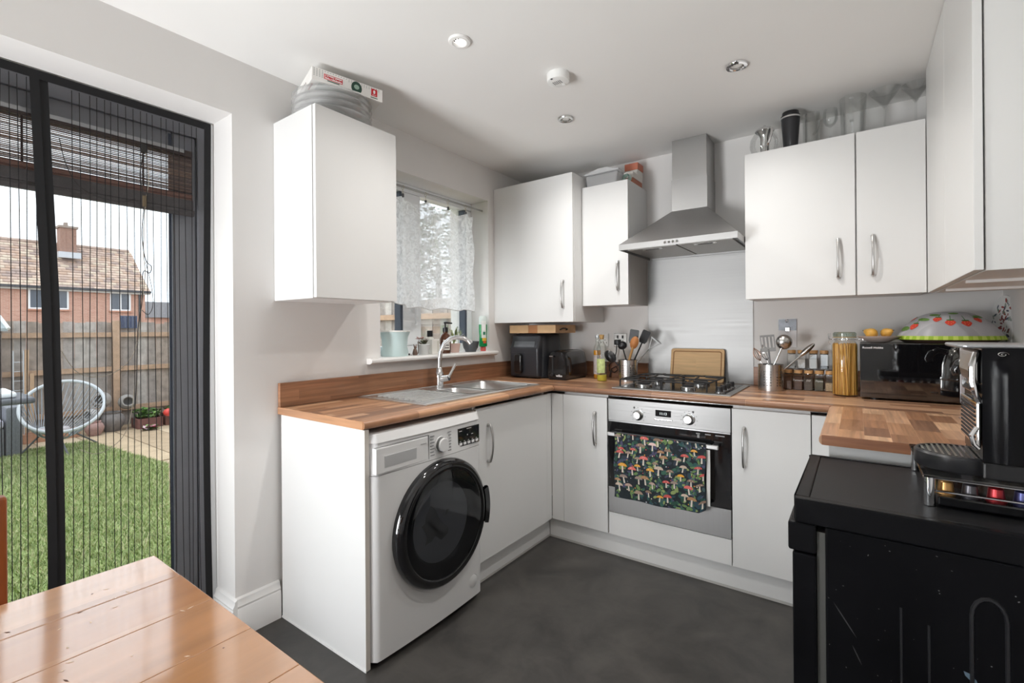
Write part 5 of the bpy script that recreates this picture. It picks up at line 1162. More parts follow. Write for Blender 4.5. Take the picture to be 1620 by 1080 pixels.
t = thing('lotion_bottle', 'clear bottle with black cap behind the candle box', 'bottle', (-.075, -.935, SZ)); MB().lathe([(0, SZ), (.022, SZ), (.023, SZ+.004), (.023, SZ+.090), (.014, SZ+.100)], (-.075, -.935, 0), 20).build('bottle_body', mat('lotion_white', S(214, 214, 206), .35), t); MB().lathe([(.017, SZ+.1), (.017, SZ+.135), (0, SZ+.136)], (-.075, -.935, 0), 16).build('cap', BLACKP, t)
t = thing('soap_dispenser', 'brown glass soap dispenser with black pump on the sill', 'soap dispenser', (-.02, -.862, SZ)); x, y = -.020, -.862
MB().lathe([(0, SZ), (.030, SZ), (.032, SZ+.005), (.032, SZ+.090), (.026, SZ+.108), (.014, SZ+.120), (.014, SZ+.128)], (x, y, 0), 24).build('bottle_body', mat('brown_glass', S(92, 54, 36), .08, trans=.3), t)
MB().lathe([(.016, SZ+.128), (.016, SZ+.150), (.008, SZ+.155), (.005, SZ+.157), (.005, SZ+.178), (0, SZ+.178)], (x, y, 0), 16).build('pump_collar', BLACKP, t)
MB().tube([(x-.006, y-.005, SZ+.180), (x+.004, y+.003, SZ+.182), (x+.012, y+.045, SZ+.178)], [.007, .007, .004], 8).build('pump_nozzle', BLACKP, t)
MB().grid(lambda u, v: (x+.0325*math.cos(-1.2+1.3*u), y+.0325*math.sin(-1.2+1.3*u), SZ+.02+.06*v), 8, 1).build('label_paper', mat('label_white', S(214, 212, 206), .6), t)
mb = MB(); 
for k in range(3): mb.grid(lambda u, v, k=k: (x+.0328*math.cos(-1.0+.9*u), y+.0328*math.sin(-1.0+.9*u), SZ+.03+.015*k+.006*v), 6, 1)
mb.build('label_bars', mat('label_bars', S(70, 66, 66), .6), t, weld=False)
t = thing('spider_plant', 'trailing spider plant behind the tap on the sill', 'plant', (-.05, -.755, SZ)); x, y = -.05, -.755
MB().lathe([(0, SZ), (.030, SZ), (.040, SZ+.055), (.037, SZ+.055), (0, SZ+.045)], (x, y, 0), 20).build('pot', mat('pink_pot', S(206, 176, 166), .6), t)
mb = MB(); rnd = random.Random(12)
for k in range(26):
    a = rnd.random()*6.283; r = rnd.uniform(.04, .075); hh = rnd.uniform(.05, .11); mb.col = rnd.choice([S(120, 140, 84), S(170, 178, 120), S(92, 112, 66), S(196, 190, 140)])
    pts = [(x+r*s*math.cos(a)*.55, y+r*s*math.sin(a), SZ+.05+hh*4*s*(1-s*.62)*.62-(.06 if rnd.random() < .3 else 0)*s*s) for s in [i/6 for i in range(7)]]
    mb.strap([(p[0], p[1], max(p[2], SZ+.004)) for p in pts], (math.sin(a), -math.cos(a), 0), .004, .0006)
stuff(mb.build('foliage', print_mat('leaf_print_mat', .6), t))
t = thing('mortar', 'dark grey stone mortar and pestle on the sill', 'mortar', (-.02, -.640, SZ)); x, y = -.015, -.640
MB().lathe([(0, SZ), (.034, SZ), (.036, SZ+.008), (.046, SZ+.025), (.055, SZ+.066), (.050, SZ+.066), (.040, SZ+.03), (0, SZ+.018)], (x, y, 0), 32).build('bowl', mat('grey_stone', S(84, 88, 92), .5, noise=.15, nscale=60), t)
MB().tube([(x+.01, y+.01, SZ+.028), (x-.015, y-.035, SZ+.085), (x-.024, y-.05, SZ+.108)], [.012, .009, .011], 12).build('pestle', mat('pestle_stone', S(108, 112, 116), .5), t)
t = thing('washing_up_liquid', 'green washing up liquid bottle at the right end of the sill', 'bottle', (-.012, -.520, SZ)); x, y = -.012, -.520
GR = mat('green_liquid', S(20, 150, 84), .12)
def ell(zz, a, b): return [(x+b*math.cos(2*PI*k/24), y+a*math.sin(2*PI*k/24), SZ+zz) for k in range(24)]
loft([ell(.0285, .030, .018), ell(.034, .034, .021), ell(.10, .031, .019), ell(.13, .033, .021), ell(.172, .034, .021)], 'liquid_part', GR, t)
loft([ell(.1723, .034, .021), ell(.205, .0335, .0205), ell(.222, .029, .018), ell(.228, .02, .012)], 'clear_part', mat('bottle_clear_top', S(214, 226, 222), .15), t)
MB().lathe([(0, SZ), (.017, SZ), (.018, SZ+.004), (.018, SZ+.026), (.013, SZ+.0284)], (x, y, 0), 20).build('red_cap', mat('red_cap', S(206, 96, 88), .4), t)
mb = MB()
def lab(y0, y1, z0_, z1_, c, lift):
    mb.col = c; f_ = lambda yy: x+.0215*math.sqrt(max(.05, 1-((yy-y)/.0345)**2))+lift
    mb.grid(lambda u, v: (f_(y0+(y1-y0)*u), y0+(y1-y0)*u, SZ+z0_+(z1_-z0_)*v), 6, 1)
lab(y-.030, y+.004, .085, .195, S(232, 236, 232), .0008); lab(y-.024, y-.002, .135, .172, S(250, 250, 250), .0012); lab(y-.026, y+.006, .065, .085, S(226, 190, 70), .001); lab(y-.020, y+.004, .050, .066, S(210, 90, 60), .001); lab(y-.022, y-.004, .105, .125, S(40, 120, 90), .0012)
mb.build('front_label', print_mat('soap_label', .4), t, weld=False)
o = MB().tube([(WY_, 0, 0) for WY_ in ()] or [(0, WY0+.002, 0), (0, WY1-.002, 0)], .006, 10).build('curtain_rod', mat('rod_grey', S(168, 168, 166), .35, .7)); at(o, (-.05, 0, 1.976)); tag(o, 'thin grey tension rod across the top of the window', 'curtain rod')
def lace():
    m_ = bpy.data.materials.new('lace'); m_.use_nodes = True; nt = m_.node_tree; nt.nodes.clear(); L = nt.links.new
    out = nt.nodes.new('ShaderNodeOutputMaterial'); tr = nt.nodes.new('ShaderNodeBsdfTransparent'); df = nt.nodes.new('ShaderNodeBsdfDiffuse'); tl = nt.nodes.new('ShaderNodeBsdfTranslucent')
    df.inputs[0].default_value = (.92, .93, .94, 1); tl.inputs[0].default_value = (.94, .95, .96, 1)
    m1 = nt.nodes.new('ShaderNodeMixShader'); m1.inputs[0].default_value = .6; L(df.outputs[0], m1.inputs[1]); L(tl.outputs[0], m1.inputs[2])
    tcn = nt.nodes.new('ShaderNodeTexCoord'); n = nt.nodes.new('ShaderNodeTexNoise'); n.inputs['Scale'].default_value = 38; n.inputs['Detail'].default_value = 6; n.inputs['Distortion'].default_value = 1.0
    mr = nt.nodes.new('ShaderNodeMapRange'); mr.inputs['From Min'].default_value = .36; mr.inputs['From Max'].default_value = .62; mr.inputs['To Min'].default_value = .58; mr.inputs['To Max'].default_value = .93
    L(tcn.outputs['Object'], n.inputs['Vector']); L(n.outputs[0], mr.inputs['Value'])
    m2 = nt.nodes.new('ShaderNodeMixShader'); L(mr.outputs[0], m2.inputs[0]); L(tr.outputs[0], m2.inputs[1]); L(m1.outputs[0], m2.inputs[2]); L(m2.outputs[0], out.inputs[0])
    return m_
t = thing('lace_curtain', 'short sheer white lace curtain clipped to the window rod', 'curtain', (-.05, -.92, 1.3))
cy0, cy1 = -1.318, -.553
CL = [-1.155, -.985, -.800, -.640, -.562]
def cur(u, v):
    y = cy0+(cy1-cy0)*u+.006*math.sin(14*v+9*u)
    sag = min(abs(y-c_) for c_ in CL)*.36
    z = 1.925-sag*(1-v)-.612*v+.006*math.sin(23*u)*v+(.03*(1-u)*v if u < .25 else 0)
    xx = -.047+.016*math.sin(17*u+1.5*v)+.007*math.sin(47*u)*(1-.4*v)+.004*math.sin(9*v+17*u)
    return (xx, y, z)
LACE = lace()
MB().grid(cur, 90, 46).build('lace_cloth', LACE, t, angle=80)
MB().tube([(cur(k/60, 1)[0], cur(k/60, 1)[1], cur(k/60, 1)[2]) for k in range(61)], .0028, 5).build('hem', mat('lace_hem', S(206, 206, 206), .8), t)
for c_ in CL[:-1]:
    mb = MB().tube([(-.05+.0095*math.cos(a), c_, 1.972+.011*math.sin(a)) for a in [2*PI*k/14 for k in range(14)]], .0009, 5, closed=True); mb.cyl((-.05, c_, 1.961), (-.049, c_, 1.938), .0011, n=5); mb.build('clip_ring', mat('clip_brass', S(176, 160, 120), .3, .9), t, weld=False)
    bx(-.054, -.044, c_-.005, c_+.005, 1.918, 1.938).build('clip', mat('clip_grey', S(96, 96, 98), .4, .6), t, .001)

# ================================================================== PATIO DOOR: BLIND AND INSECT NET
t = thing('woven_blind', 'brown woven reed blind half gathered up over the patio door', 'blind', (-.205, -2.4, 1.65))
ya, yb = -3.30, -2.118; xb_ = -.208
bx(xb_-.012, xb_+.010, ya, yb, 1.888, 1.912).build('head_rail', mat('blind_rail', S(66, 54, 50), .5), t, .002)
bx(xb_+.0102, xb_+.0130, ya, yb-.03, 1.898, 1.912).build('rail_highlight', mat('rail_highlight_grey', S(170, 170, 172), .3, .8), t)  # pale strip laid on the rail front as its highlight
rnd = random.Random(9); mb = MB(); z = 1.886
while z > 1.735:
    h = rnd.uniform(.0030, .0055); mb.col = rnd.choice([S(96, 78, 70), S(120, 98, 86), S(78, 62, 56), S(134, 112, 98)])
    mb.box(xb_-.002, xb_+.001, ya, yb+.0, z-h, z); z -= h+rnd.uniform(.0008, .0026)
stuff(mb.build('reeds', print_mat('reed', .7), t, weld=False))
mb = MB(); z = 1.738
while z > 1.715:
    mb.col = rnd.choice([S(104, 74, 66), S(128, 96, 84)]); mb.box(xb_-.004, xb_+.007, ya, yb, z-.0042, z); z -= .0047
stuff(mb.build('gathered_reeds', print_mat('reed', .7), t, weld=False))
MB().prism([(xb_-.012, 1.714), (xb_+.012, 1.714), (xb_+.016, 1.69), (xb_+.014, 1.676), (xb_-.012, 1.676)], ya, yb, 'y').build('fold', mat('blind_fold', S(86, 82, 82), .6, noise=.12, nscale=40), t)
MB().prism([(xb_-.010, 1.675), (xb_+.013, 1.675), (xb_+.016, 1.664), (xb_+.010, 1.652), (xb_-.008, 1.652)], ya, yb+.004, 'y').build('fold', MATS['blind_fold'], t)
for yc in (-2.60, -2.28): mb = bx(xb_+.0015, xb_+.0022, yc-.003, yc+.003, 1.73, 1.888); mb.build('weave_tape', mat('tape', S(60, 48, 44), .7), t)
bx(xb_+.012, xb_+.024, -2.292, -2.272, 1.858, 1.890).build('cord_lock', mat('cord_lock', S(60, 58, 56), .4), t, .002)
bx(xb_+.012, xb_+.022, -2.287, -2.273, 1.655, 1.700).build('cord_tassel', mat('tassel', S(128, 112, 88), .6), t, .004)
CORD = mat('pale_cord', S(186, 176, 160), .8); CORDD = mat('dark_cord', S(66, 62, 60), .8)
xc = xb_+.020
def cord(pts, m_, r=.0014): 
    P = [Vector(p) for p in pts]; out = []
    for i in range(len(P)-1):
        p0, p1, p2, p3 = P[max(i-1, 0)], P[i], P[i+1], P[min(i+2, len(P)-1)]
        for k in range(6):
            s = k/6; out.append(.5*((2*p1)+(p2-p0)*s+(2*p0-5*p1+4*p2-p3)*s*s+(3*p1-p0-3*p2+p3)*s**3))
    out.append(P[-1]); MB().tube(out, r, 5).build('cord', m_, t)
cord([(xc, -2.282, 1.865), (xc, -2.295, 1.77), (xc, -2.283, 1.68), (xc, -2.290, 1.55), (xc, -2.280, 1.46), (xc, -2.262, 1.435), (xc, -2.268, 1.41), (xc, -2.288, 1.41), (xc, -2.292, 1.30), (xc, -2.305, 1.19), (xc, -2.31, 1.0), (xc, -2.32, .85)], CORDD, .0016)
cord([(xc, -2.278, 1.865), (xc, -2.268, 1.76), (xc, -2.280, 1.66), (xc, -2.286, 1.50), (xc, -2.282, 1.40), (xc, -2.295, 1.27), (xc, -2.305, 1.16), (xc, -2.335, 1.08), (xc, -2.40, 1.035), (xc, -2.47, 1.05), (xc, -2.515, 1.13)], CORD, .0014)
cord([(xc, -2.280, 1.45), (xc, -2.262, 1.36), (xc, -2.258, 1.29), (xc, -2.272, 1.255), (xc, -2.292, 1.27)], CORDD, .0011)
cord([(xc, -2.515, 1.84), (xc, -2.50, 1.76), (xc, -2.47, 1.695), (xc, -2.42, 1.665), (xc, -2.35, 1.66), (xc, -2.31, 1.68)], CORDD, .0013)
cord([(xc, -2.315, 1.0), (xc, -2.33, .87), (xc, -2.36, .80), (xc, -2.42, .765), (xc, -2.47, .79)], CORD, .0012)
# insect net
def net_mat():
    m_ = bpy.data.materials.new('insect_net'); m_.use_nodes = True; nt = m_.node_tree; nt.nodes.clear(); L = nt.links.new
    out = nt.nodes.new('ShaderNodeOutputMaterial'); tr = nt.nodes.new('ShaderNodeBsdfTransparent'); df = nt.nodes.new('ShaderNodeBsdfDiffuse'); df.inputs[0].default_value = (.02, .02, .023, 1)
    mx = nt.nodes.new('ShaderNodeMixShader'); mx.inputs[0].default_value = .22; L(tr.outputs[0], mx.inputs[1]); L(df.outputs[0], mx.inputs[2]); L(mx.outputs[0], out.inputs[0]); return m_
NET = net_mat(); XN = -.165; NZ0, NZ1 = .012, 2.030
TAPE = mat('black_tape', (.006, .006, .007), .75)
def netx(y, z): return XN+.006*math.sin(11*y+1.3*z)*(1-z/2.05)+.003*math.sin(23*y)
def mid(z): return -2.545+.006*math.sin(2.1*z)+.012*max(0, (1.7-z)/1.7)*0+(.010 if z < 1.1 else 0)*math.sin((1.1-z)*1.5)-.018*max(0, (z-1.3)/.75)
t = thing('insect_net', 'black magnetic insect net curtain hung across the patio doorway', 'net curtain', (XN, -2.5, 0))
YL = -3.55
def sheet(yf0, yf1, nm):
    MB().grid(lambda u, v: ((lambda z: (netx(yf0(z)+(yf1(z)-yf0(z))*u, z), yf0(z)+(yf1(z)-yf0(z))*u, z))(NZ0+(NZ1-NZ0)*v)), 30, 24).build(nm, NET, t, angle=80)
sheet(lambda z: mid(z)+.004, lambda z: -2.071-.004*math.sin(3*z), 'net_sheet'); sheet(lambda z: YL, lambda z: mid(z)-.004, 'net_sheet')
def band(yc, w_, nm, z0=NZ0, z1=NZ1, lift=.004):
    P = [(netx(yc(z), z)+lift, yc(z), z) for z in [z0+(z1-z0)*k/24 for k in range(25)]]
    MB().strap(P, (0, 1, 0), w_, .002).build(nm, TAPE, t)
band(lambda z: mid(z)+.0105, .0225, 'centre_tape'); band(lambda z: mid(z)-.0105, .0225, 'centre_tape', lift=.0065)
band(lambda z: -2.084+.010*math.exp(-((z-1.8)/.1)**2)*0-.006*math.sin(2.2*z), .024, 'edge_tape')
MB().strap([(XN+.005, YL+(-2.068-YL)*k/20, 2.017) for k in range(21)], (0, 0, 1), .028, .002).build('top_tape', TAPE, t)
mb = MB(); rnd = random.Random(3)
def pleat(y0):
    ph = rnd.random()*6; am = rnd.uniform(.001, .004)
    mb.strap([(netx(y0, z)+.0022, y0+am*math.sin(2.3*z+ph)+.002*math.sin(7*z+ph)*max(0, 1-z), z) for z in [NZ0+(2.0-NZ0)*k/14 for k in range(15)]], (0, 1, 0), .0022, .0006)
y = -2.118
while y > YL+.02:
    if abs(y-mid(1)) > .03: pleat(y)
    y -= .0203+rnd.uniform(-.002, .002)
stuff(mb.build('pleat_lines', TAPE, t, weld=False))

# ================================================================== TABLE AND CHAIR
ORA = [S(196, 138, 88), S(202, 146, 96), S(190, 130, 80)]
TW = wood('orange_pine', 'y', 'x', ORA, row=.14, length=4, rough=.2, grain=.16, gs=(2, 22), spec=.6)
_b = TW.node_tree.nodes['Principled BSDF']; _b.inputs['Coat Weight'].default_value = 1; _b.inputs['Coat Roughness'].default_value = .09; _b.inputs['Coat IOR'].default_value = 2.2
t = thing('dining_table', 'varnished orange pine dining table in the left foreground', 'table', (1.24, -3.0, 0))
tx0_, tx1_, ty0_, ty1_, tz_ = .853, 1.63, -3.42, -2.572, .755
npk = 6; wd = (tx1_-tx0_)/npk
for k in range(npk): bx(tx0_+wd*k+.0003, tx0_+wd*(k+1)-.0003, ty0_, ty1_, tz_-.028, tz_).build('plank', TW, t, .0012 if 0 < k < npk-1 else .0025)
for a, b, c, d in ((tx0_+.05, tx1_-.05, ty1_-.07, ty1_-.05), (tx0_+.05, tx1_-.05, ty0_+.05, ty0_+.07), (tx0_+.05, tx0_+.07, ty0_+.07, ty1_-.07), (tx1_-.07, tx1_-.05, ty0_+.07, ty1_-.07)): bx(a, b, c, d, tz_-.12, tz_-.0285).build('apron', TW, t)
for x in (tx0_+.065, tx1_-.065):
    for y in (ty0_+.065, ty1_-.065): bx(x-.032, x+.032, y-.032, y+.032, 0, tz_-.0285).build('leg', TW, t, .004)
mb = MB(); rnd = random.Random(21)
for k in range(46):
    x, y = rnd.uniform(.9, 1.42), rnd.uniform(-2.95, -2.60); L_, a = rnd.uniform(.0015, .006), rnd.random()*3.1; mb.col = S(230, 206, 176) if k % 3 else S(84, 50, 30)
    mb.add([(x+L_*math.cos(a), y+L_*math.sin(a), tz_+.0003), (x-.0012*math.sin(a), y+.0012*math.cos(a), tz_+.0003), (x-L_*math.cos(a), y-L_*math.sin(a), tz_+.0003), (x+.0012*math.sin(a), y-.0012*math.cos(a), tz_+.0003)], [(0, 1, 2, 3)])
stuff(mb.build('scratches', print_mat('table_marks', .6), t))
DW = wood('dark_pine', 'z', 'y', [S(150, 84, 44), S(164, 96, 52)], row=.2, length=4, rough=.3, grain=.2)
t = thing('dining_chair', 'brown wooden dining chair tucked under the table at the left edge', 'chair', (.60, -2.95, 0))
for y in (-3.16, -2.760): bx(.585, .615, y-.021, y+.021, 0, .868).build('back_post', DW, t, .005)
for y in (-3.16, -2.760): bx(.96, .992, y-.018, y+.018, 0, .435).build('leg', DW, t, .004)
bx(.59, 1.0, -3.18, -2.742, .436, .458).build('seat', DW, t, .008)
for z in (.56, .68, .80): bx(.592, .608, -3.138, -2.782, z, z+.05).build('back_slat', DW, t, .004)
for y in (-3.16, -2.760): bx(.616, .959, y-.010, y+.010, .18, .205).build('stretcher', DW, t, .003)
# ================================================================== GARDEN
G = -.35; rnd = random.Random(31)
def ground_mat(name, c1, c2, sc, rough=.9, bump=.4):
    return mat(name, tuple((a+b)/2 for a, b in zip(c1, c2)), rough, noise=.28, nscale=sc, bump=bump, bscale=sc*4)
LAWN = [(-.9, 3.0), (-.9, -8), (-6.6, -8), (-6.75, -1.05), (-4.45, -.80), (-1.9, -1.55), (-1.5, 3.0)]
LAWN = [(-.9, -1.72), (-.9, -8), (-6.7, -8), (-6.8, -1.05), (-4.5, -.82), (-1.85, -1.66)]
struct(bx(-60, -.36, -60, 60, G-.3, G-.02).build('ground', mat('earth', S(120, 104, 84), .95, noise=.2, nscale=1.5)))
ob = struct(bx(-9.2, -.36, -9, 6, G-.02, G-.006).build('patio', mat('paving', S(176, 158, 132), .85, noise=.14, nscale=1.6, bump=.1, bscale=30)))
PAV = [mat('slab_%d' % k, c, .85, noise=.12, nscale=6, bump=.08, bscale=50) for k, c in enumerate((S(182, 162, 134), S(170, 150, 124), S(190, 172, 146)))]
i = 0
for ix in range(14):
    for iy in range(12):
        x0 = -9.0+.6*ix; y0 = -2.4+.45*iy
        cxm, cym = x0+.3, y0+.22
        def inside(px, py):
            c_ = False; n_ = len(LAWN); j = n_-1
            for k in range(n_):
                (xi, yi), (xj, yj) = LAWN[k], LAWN[j]
                if (yi > py) != (yj > py) and px < (xj-xi)*(py-yi)/(yj-yi)+xi: c_ = not c_
                j = k
            return c_
        if inside(cxm, cym): continue
        o = bx(x0+.006, x0+.594, y0+.006, y0+.444, G-.006, G+.004+rnd.uniform(-.002, .002)).build('paving_slab', PAV[i % 3], ob, .006, 1); i += 1
struct(MB().prism(LAWN, G-.02, G+.012, 'z').build('lawn', mat('lawn_green', S(140, 156, 98), .95, noise=.3, nscale=7)))
# grass blades
N = 90000; R_ = np.random.RandomState(5); P = []
tri = []
while len(P) < N:
    x = -R_.uniform(.9, 6.8, 4000); y = R_.uniform(-4.0, -.8, 4000)
    m_ = (y < (.32*x*0-1.72+ (-(x)-.9)*.065+0.0)*1.0) | (y < -1.72)
    for a, b in zip(x, y):
        if inside(a, b): P.append((a, b))
        if len(P) >= N: break
P = np.array(P); n = len(P)
h = R_.uniform(.018, .05, n); a = R_.uniform(0, 2*PI, n); lx = R_.normal(0, .018, n); ly = R_.normal(0, .018, n); wv = .0035+.0006*np.abs(P[:, 0])
v = np.zeros((n, 3, 3)); v[:, 0, 0] = P[:, 0]-wv*np.cos(a); v[:, 0, 1] = P[:, 1]-wv*np.sin(a); v[:, 1, 0] = P[:, 0]+wv*np.cos(a); v[:, 1, 1] = P[:, 1]+wv*np.sin(a)
v[:, 2, 0] = P[:, 0]+lx; v[:, 2, 1] = P[:, 1]+ly; v[:, :2, 2] = G+.010; v[:, 2, 2] = G+.012+h
me = bpy.data.meshes.new('grass'); me.from_pydata(v.reshape(-1, 3).tolist(), [], np.arange(3*n).reshape(-1, 3).tolist())
ca = me.color_attributes.new('Col', 'FLOAT_COLOR', 'POINT')
pal = np.array([S(142, 160, 100), S(160, 176, 116), S(178, 190, 136), S(124, 142, 90), S(196, 192, 150), S(168, 174, 122)])
pc = np.repeat(pal[R_.randint(0, len(pal), n)], 3, axis=0); ca.data.foreach_set('color', np.hstack([pc, np.ones((3*n, 1))]).astype(np.float32).ravel())
me.materials.append(print_mat('grass_blades', .8)); go = bpy.data.objects.new('grass', me); COL.objects.link(go); stuff(go); go['label'] = 'short green lawn grass beyond the patio door'; go['category'] = 'grass'

FB = [mat('fence_board_%d' % k, c, .9, noise=.22, nscale=9, bump=.25, bscale=60) for k, c in enumerate((S(164, 157, 152), S(152, 144, 138), S(174, 168, 162), S(158, 146, 136)))]
FR = mat('fence_rail', S(178, 150, 126), .85, noise=.15, nscale=12)
def fence(name, label, ax, pos, a0, a1, z0, z1, bw, rails, posts, sgn, post_h=0):
    t = thing(name, label, 'fence', ((pos, (a0+a1)/2, z0) if ax == 'x' else ((a0+a1)/2, pos, z0)))
    a = a0; k = 0
    while a < a1:
        d = .012*(k % 2); z1k = z1+rnd.uniform(-.015, .015)
        q = (pos-.02-d, pos-.004-d, a+.003, a+bw-.003, z0, z1k) if ax == 'x' else (a+.003, a+bw-.003, pos+.004+d, pos+.02+d, z0, z1k)
        bx(*q).build('board', FB[rnd.randrange(4)], t); a += bw*.985; k += 1
    for r_ in rails:
        q = (pos, pos+.05, a0, a1, r_, r_+.075) if ax == 'x' else (a0, a1, pos-.05, pos, r_, r_+.075)
        bx(*q).build('rail', FR, t)
    for p in posts:
        q = (pos+.001, pos+.10, p-.05, p+.05, z0, z1+.03) if ax == 'x' else (p-.05, p+.05, pos-.10, pos-.001, z0, z1+.03)
        bx(*q).build('post', FR, t, .006)
FX = -7.95
fence('garden_fence', 'weathered grey board fence with brown rails along the far end of the garden', 'x', FX, -3.6, 2.2, G-.02, 1.355, .135, (-.10, .56, 1.12), (-.44, -2.3, 1.5), 1)
fence('side_fence', 'pale board fence close outside the kitchen window', 'y', 1.75, -7.8, -.5, G-.02, 1.62, .145, (-.05, .62, 1.345), (-1.2, -3.1, -5.0), 1)
# solar light on the fence post
t = thing('solar_light', 'small dark blue solar panel light on the fence post', 'light', (FX+.10, -.27, 1.33))
bx(FX+.03, FX+.06, -.385, -.155, 1.26, 1.47).build('panel', mat('solar_blue', S(70, 80, 104), .25), t, .004); bx(FX+.0602, FX+.063, -.372, -.168, 1.275, 1.455).build('cells', mat('solar_cells', S(52, 62, 90), .15), t)
for k in range(3): bx(FX+.0632, FX+.064, -.372+.05*(k+1), -.368+.05*(k+1), 1.276, 1.454).build('cell_line', mat('cell_line', S(130, 138, 150), .3), t)
# shed at the left
t = thing('garden_shed', 'wooden garden shed with grey felt roof at the left of the fence', 'shed', (-7.6, -2.9, G))
SH = [mat('shed_board_%d' % k, c, .9, noise=.2, nscale=8) for k, c in enumerate((S(128, 112, 102), S(142, 122, 108), S(118, 104, 98)))]
sy = -1.78
for k in range(13): bx(-7.52, -7.5, -3.9, sy, G+.12*k, G+.12*k+.112).build('cladding_board', SH[k % 3], t)
bx(-7.82, -7.521, -3.9, sy, G, 1.215).build('shed_body', SH[0], t); bx(-7.5, -7.47, sy-.06, sy, G, 1.22).build('corner_trim', SH[2], t)
MB().add([(-7.40, -3.95, 1.22), (-7.40, sy+.05, 1.22), (-7.82, sy-.10, 1.60), (-7.82, -3.95, 1.60), (-7.40, -3.95, 1.26), (-7.40, sy+.05, 1.26), (-7.82, sy-.10, 1.64), (-7.82, -3.95, 1.64)], [(0, 3, 2, 1), (4, 5, 6, 7), (0, 1, 5, 4), (1, 2, 6, 5), (2, 3, 7, 6), (3, 0, 4, 7)]).build('felt_roof', mat('felt', S(150, 158, 160), .85, noise=.08, nscale=5), t)
MB().tube([(-7.39, sy+.055, 1.255), (-7.82, sy-.095, 1.64)], .022, 6).build('barge_board', mat('barge', S(222, 224, 222), .6), t)
# acapulco chair
t = thing('string_chair', 'grey string egg shaped garden chair on thin legs on the lawn', 'garden chair', (-6.25, -1.38, G))
GT = mat('grey_tube', S(186, 190, 194), .5); GST = mat('grey_string', S(150, 154, 160), .6); DK = mat('dark_steel', S(96, 98, 102), .5)
c = Vector((-6.25, -1.39, .26)); 
up_ = Vector((-.45, .50, .62)).normalized(); rt = Vector((-.30, -1, 0)); rt = (rt-up_*rt.dot(up_)).normalized(); nrm = up_.cross(rt)
ring = [c+rt*(.40*math.cos(2*PI*k/48))+up_*(.40*math.sin(2*PI*k/48)*(1 if True else 1)) for k in range(48)]
MB().tube(ring, .020, 8, closed=True).build('rim', GT, t)
s0 = nrm if nrm.x < 0 else -nrm
hub = c+s0*.24-up_*.26
hubr = [hub+rt*(.17*math.cos(2*PI*k/24))+up_*(.08*math.sin(2*PI*k/24)) for k in range(24)]
MB().tube(hubr, .012, 6, closed=True).build('seat_ring', GT, t)
for k in range(44):
    a = 2*PI*k/44; p0 = c+rt*(.40*math.cos(a))+up_*(.40*math.sin(a)); p1 = hub+rt*(.17*math.cos(a))+up_*(.08*math.sin(a))
    MB().tube([p0, p0.lerp(p1, .5)+s0*.05, p1], .0055, 5).build('string', GST, t)
for p in ((-6.5, -1.75), (-6.55, -.985), (-5.95, -1.40)): MB().tube([hub+(Vector((p[0], p[1], 0))-Vector((hub.x, hub.y, 0)))*.35-Vector((0, 0, .0)), (p[0], p[1], G+.016)], .011, 6).build('leg', DK, t)
MB().lathe([(0, 0), (.15, .005), (.165, .03), (.15, .055), (0, .065)], (hub.x, hub.y, hub.z+.01), 20).build('seat_pad', mat('seat_pad', S(176, 170, 172), .9), t)
# rattan sofa with cushions
RAT = mat('grey_rattan', S(120, 122, 128), .7, noise=.2, nscale=60, bump=.6, bscale=90)
t = thing('rattan_sofa', 'grey rattan garden sofa at the left edge of the garden', 'sofa', (-6.95, -2.3, G))
bx(-7.2, -6.5, -3.4, -1.88, G, .02).build('seat_base', RAT, t, .02); bx(-7.2, -6.5, -1.87, -1.72, G, .28).build('armrest', RAT, t, .03); bx(-7.38, -7.21, -3.4, -1.72, G, .42).build('back', RAT, t, .03)
o = bx(-7.19, -6.48, -3.4, -1.885, .022, .13).build('seat_cushion', mat('lilac_cushion', S(196, 194, 210), .9), None, .03, 3); tag(o, 'flat pale lilac seat cushion on the rattan sofa', 'cushion', 'sofa cushions')
o = bx(-.05, .05, -.21, .21, -.19, .19).build('cushion', mat('pale_cushion', S(206, 210, 210), .9), None, .045, 4); o.location = (-6.85, -2.12, .385); o.rotation_euler = (-.55, .0, .0); tag(o, 'pale grey scatter cushion leaning on the sofa arm', 'cushion', 'sofa cushions')
o = bx(-.05, .05, -.21, .21, -.19, .19).build('cushion', mat('lilac_cushion', S(196, 194, 210), .9), None, .045, 4); o.location = (-7.08, -2.60, .34); o.rotation_euler = (0, -.2, 0); tag(o, 'lilac scatter cushion against the back of the sofa', 'cushion', 'sofa cushions')
t = thing('garden_table', 'dark grey round edged garden table nearer than the sofa', 'table', (-5.6, -2.6, G))
bx(-6.0, -5.2, -3.5, -1.80, .435, .50).build('table_top', mat('table_dark', S(84, 86, 92), .6), t, .025, 3); bx(-5.7, -5.5, -2.9, -2.6, G, .434).build('pedestal', DK, t)
o = bx(-5.95, -5.3, -3.5, -1.93, .501, .565).build('table_cushion', mat('white_cushion', S(226, 230, 232), .9), None, .025, 3); tag(o, 'white flat cushion lying on the dark garden table', 'cushion')
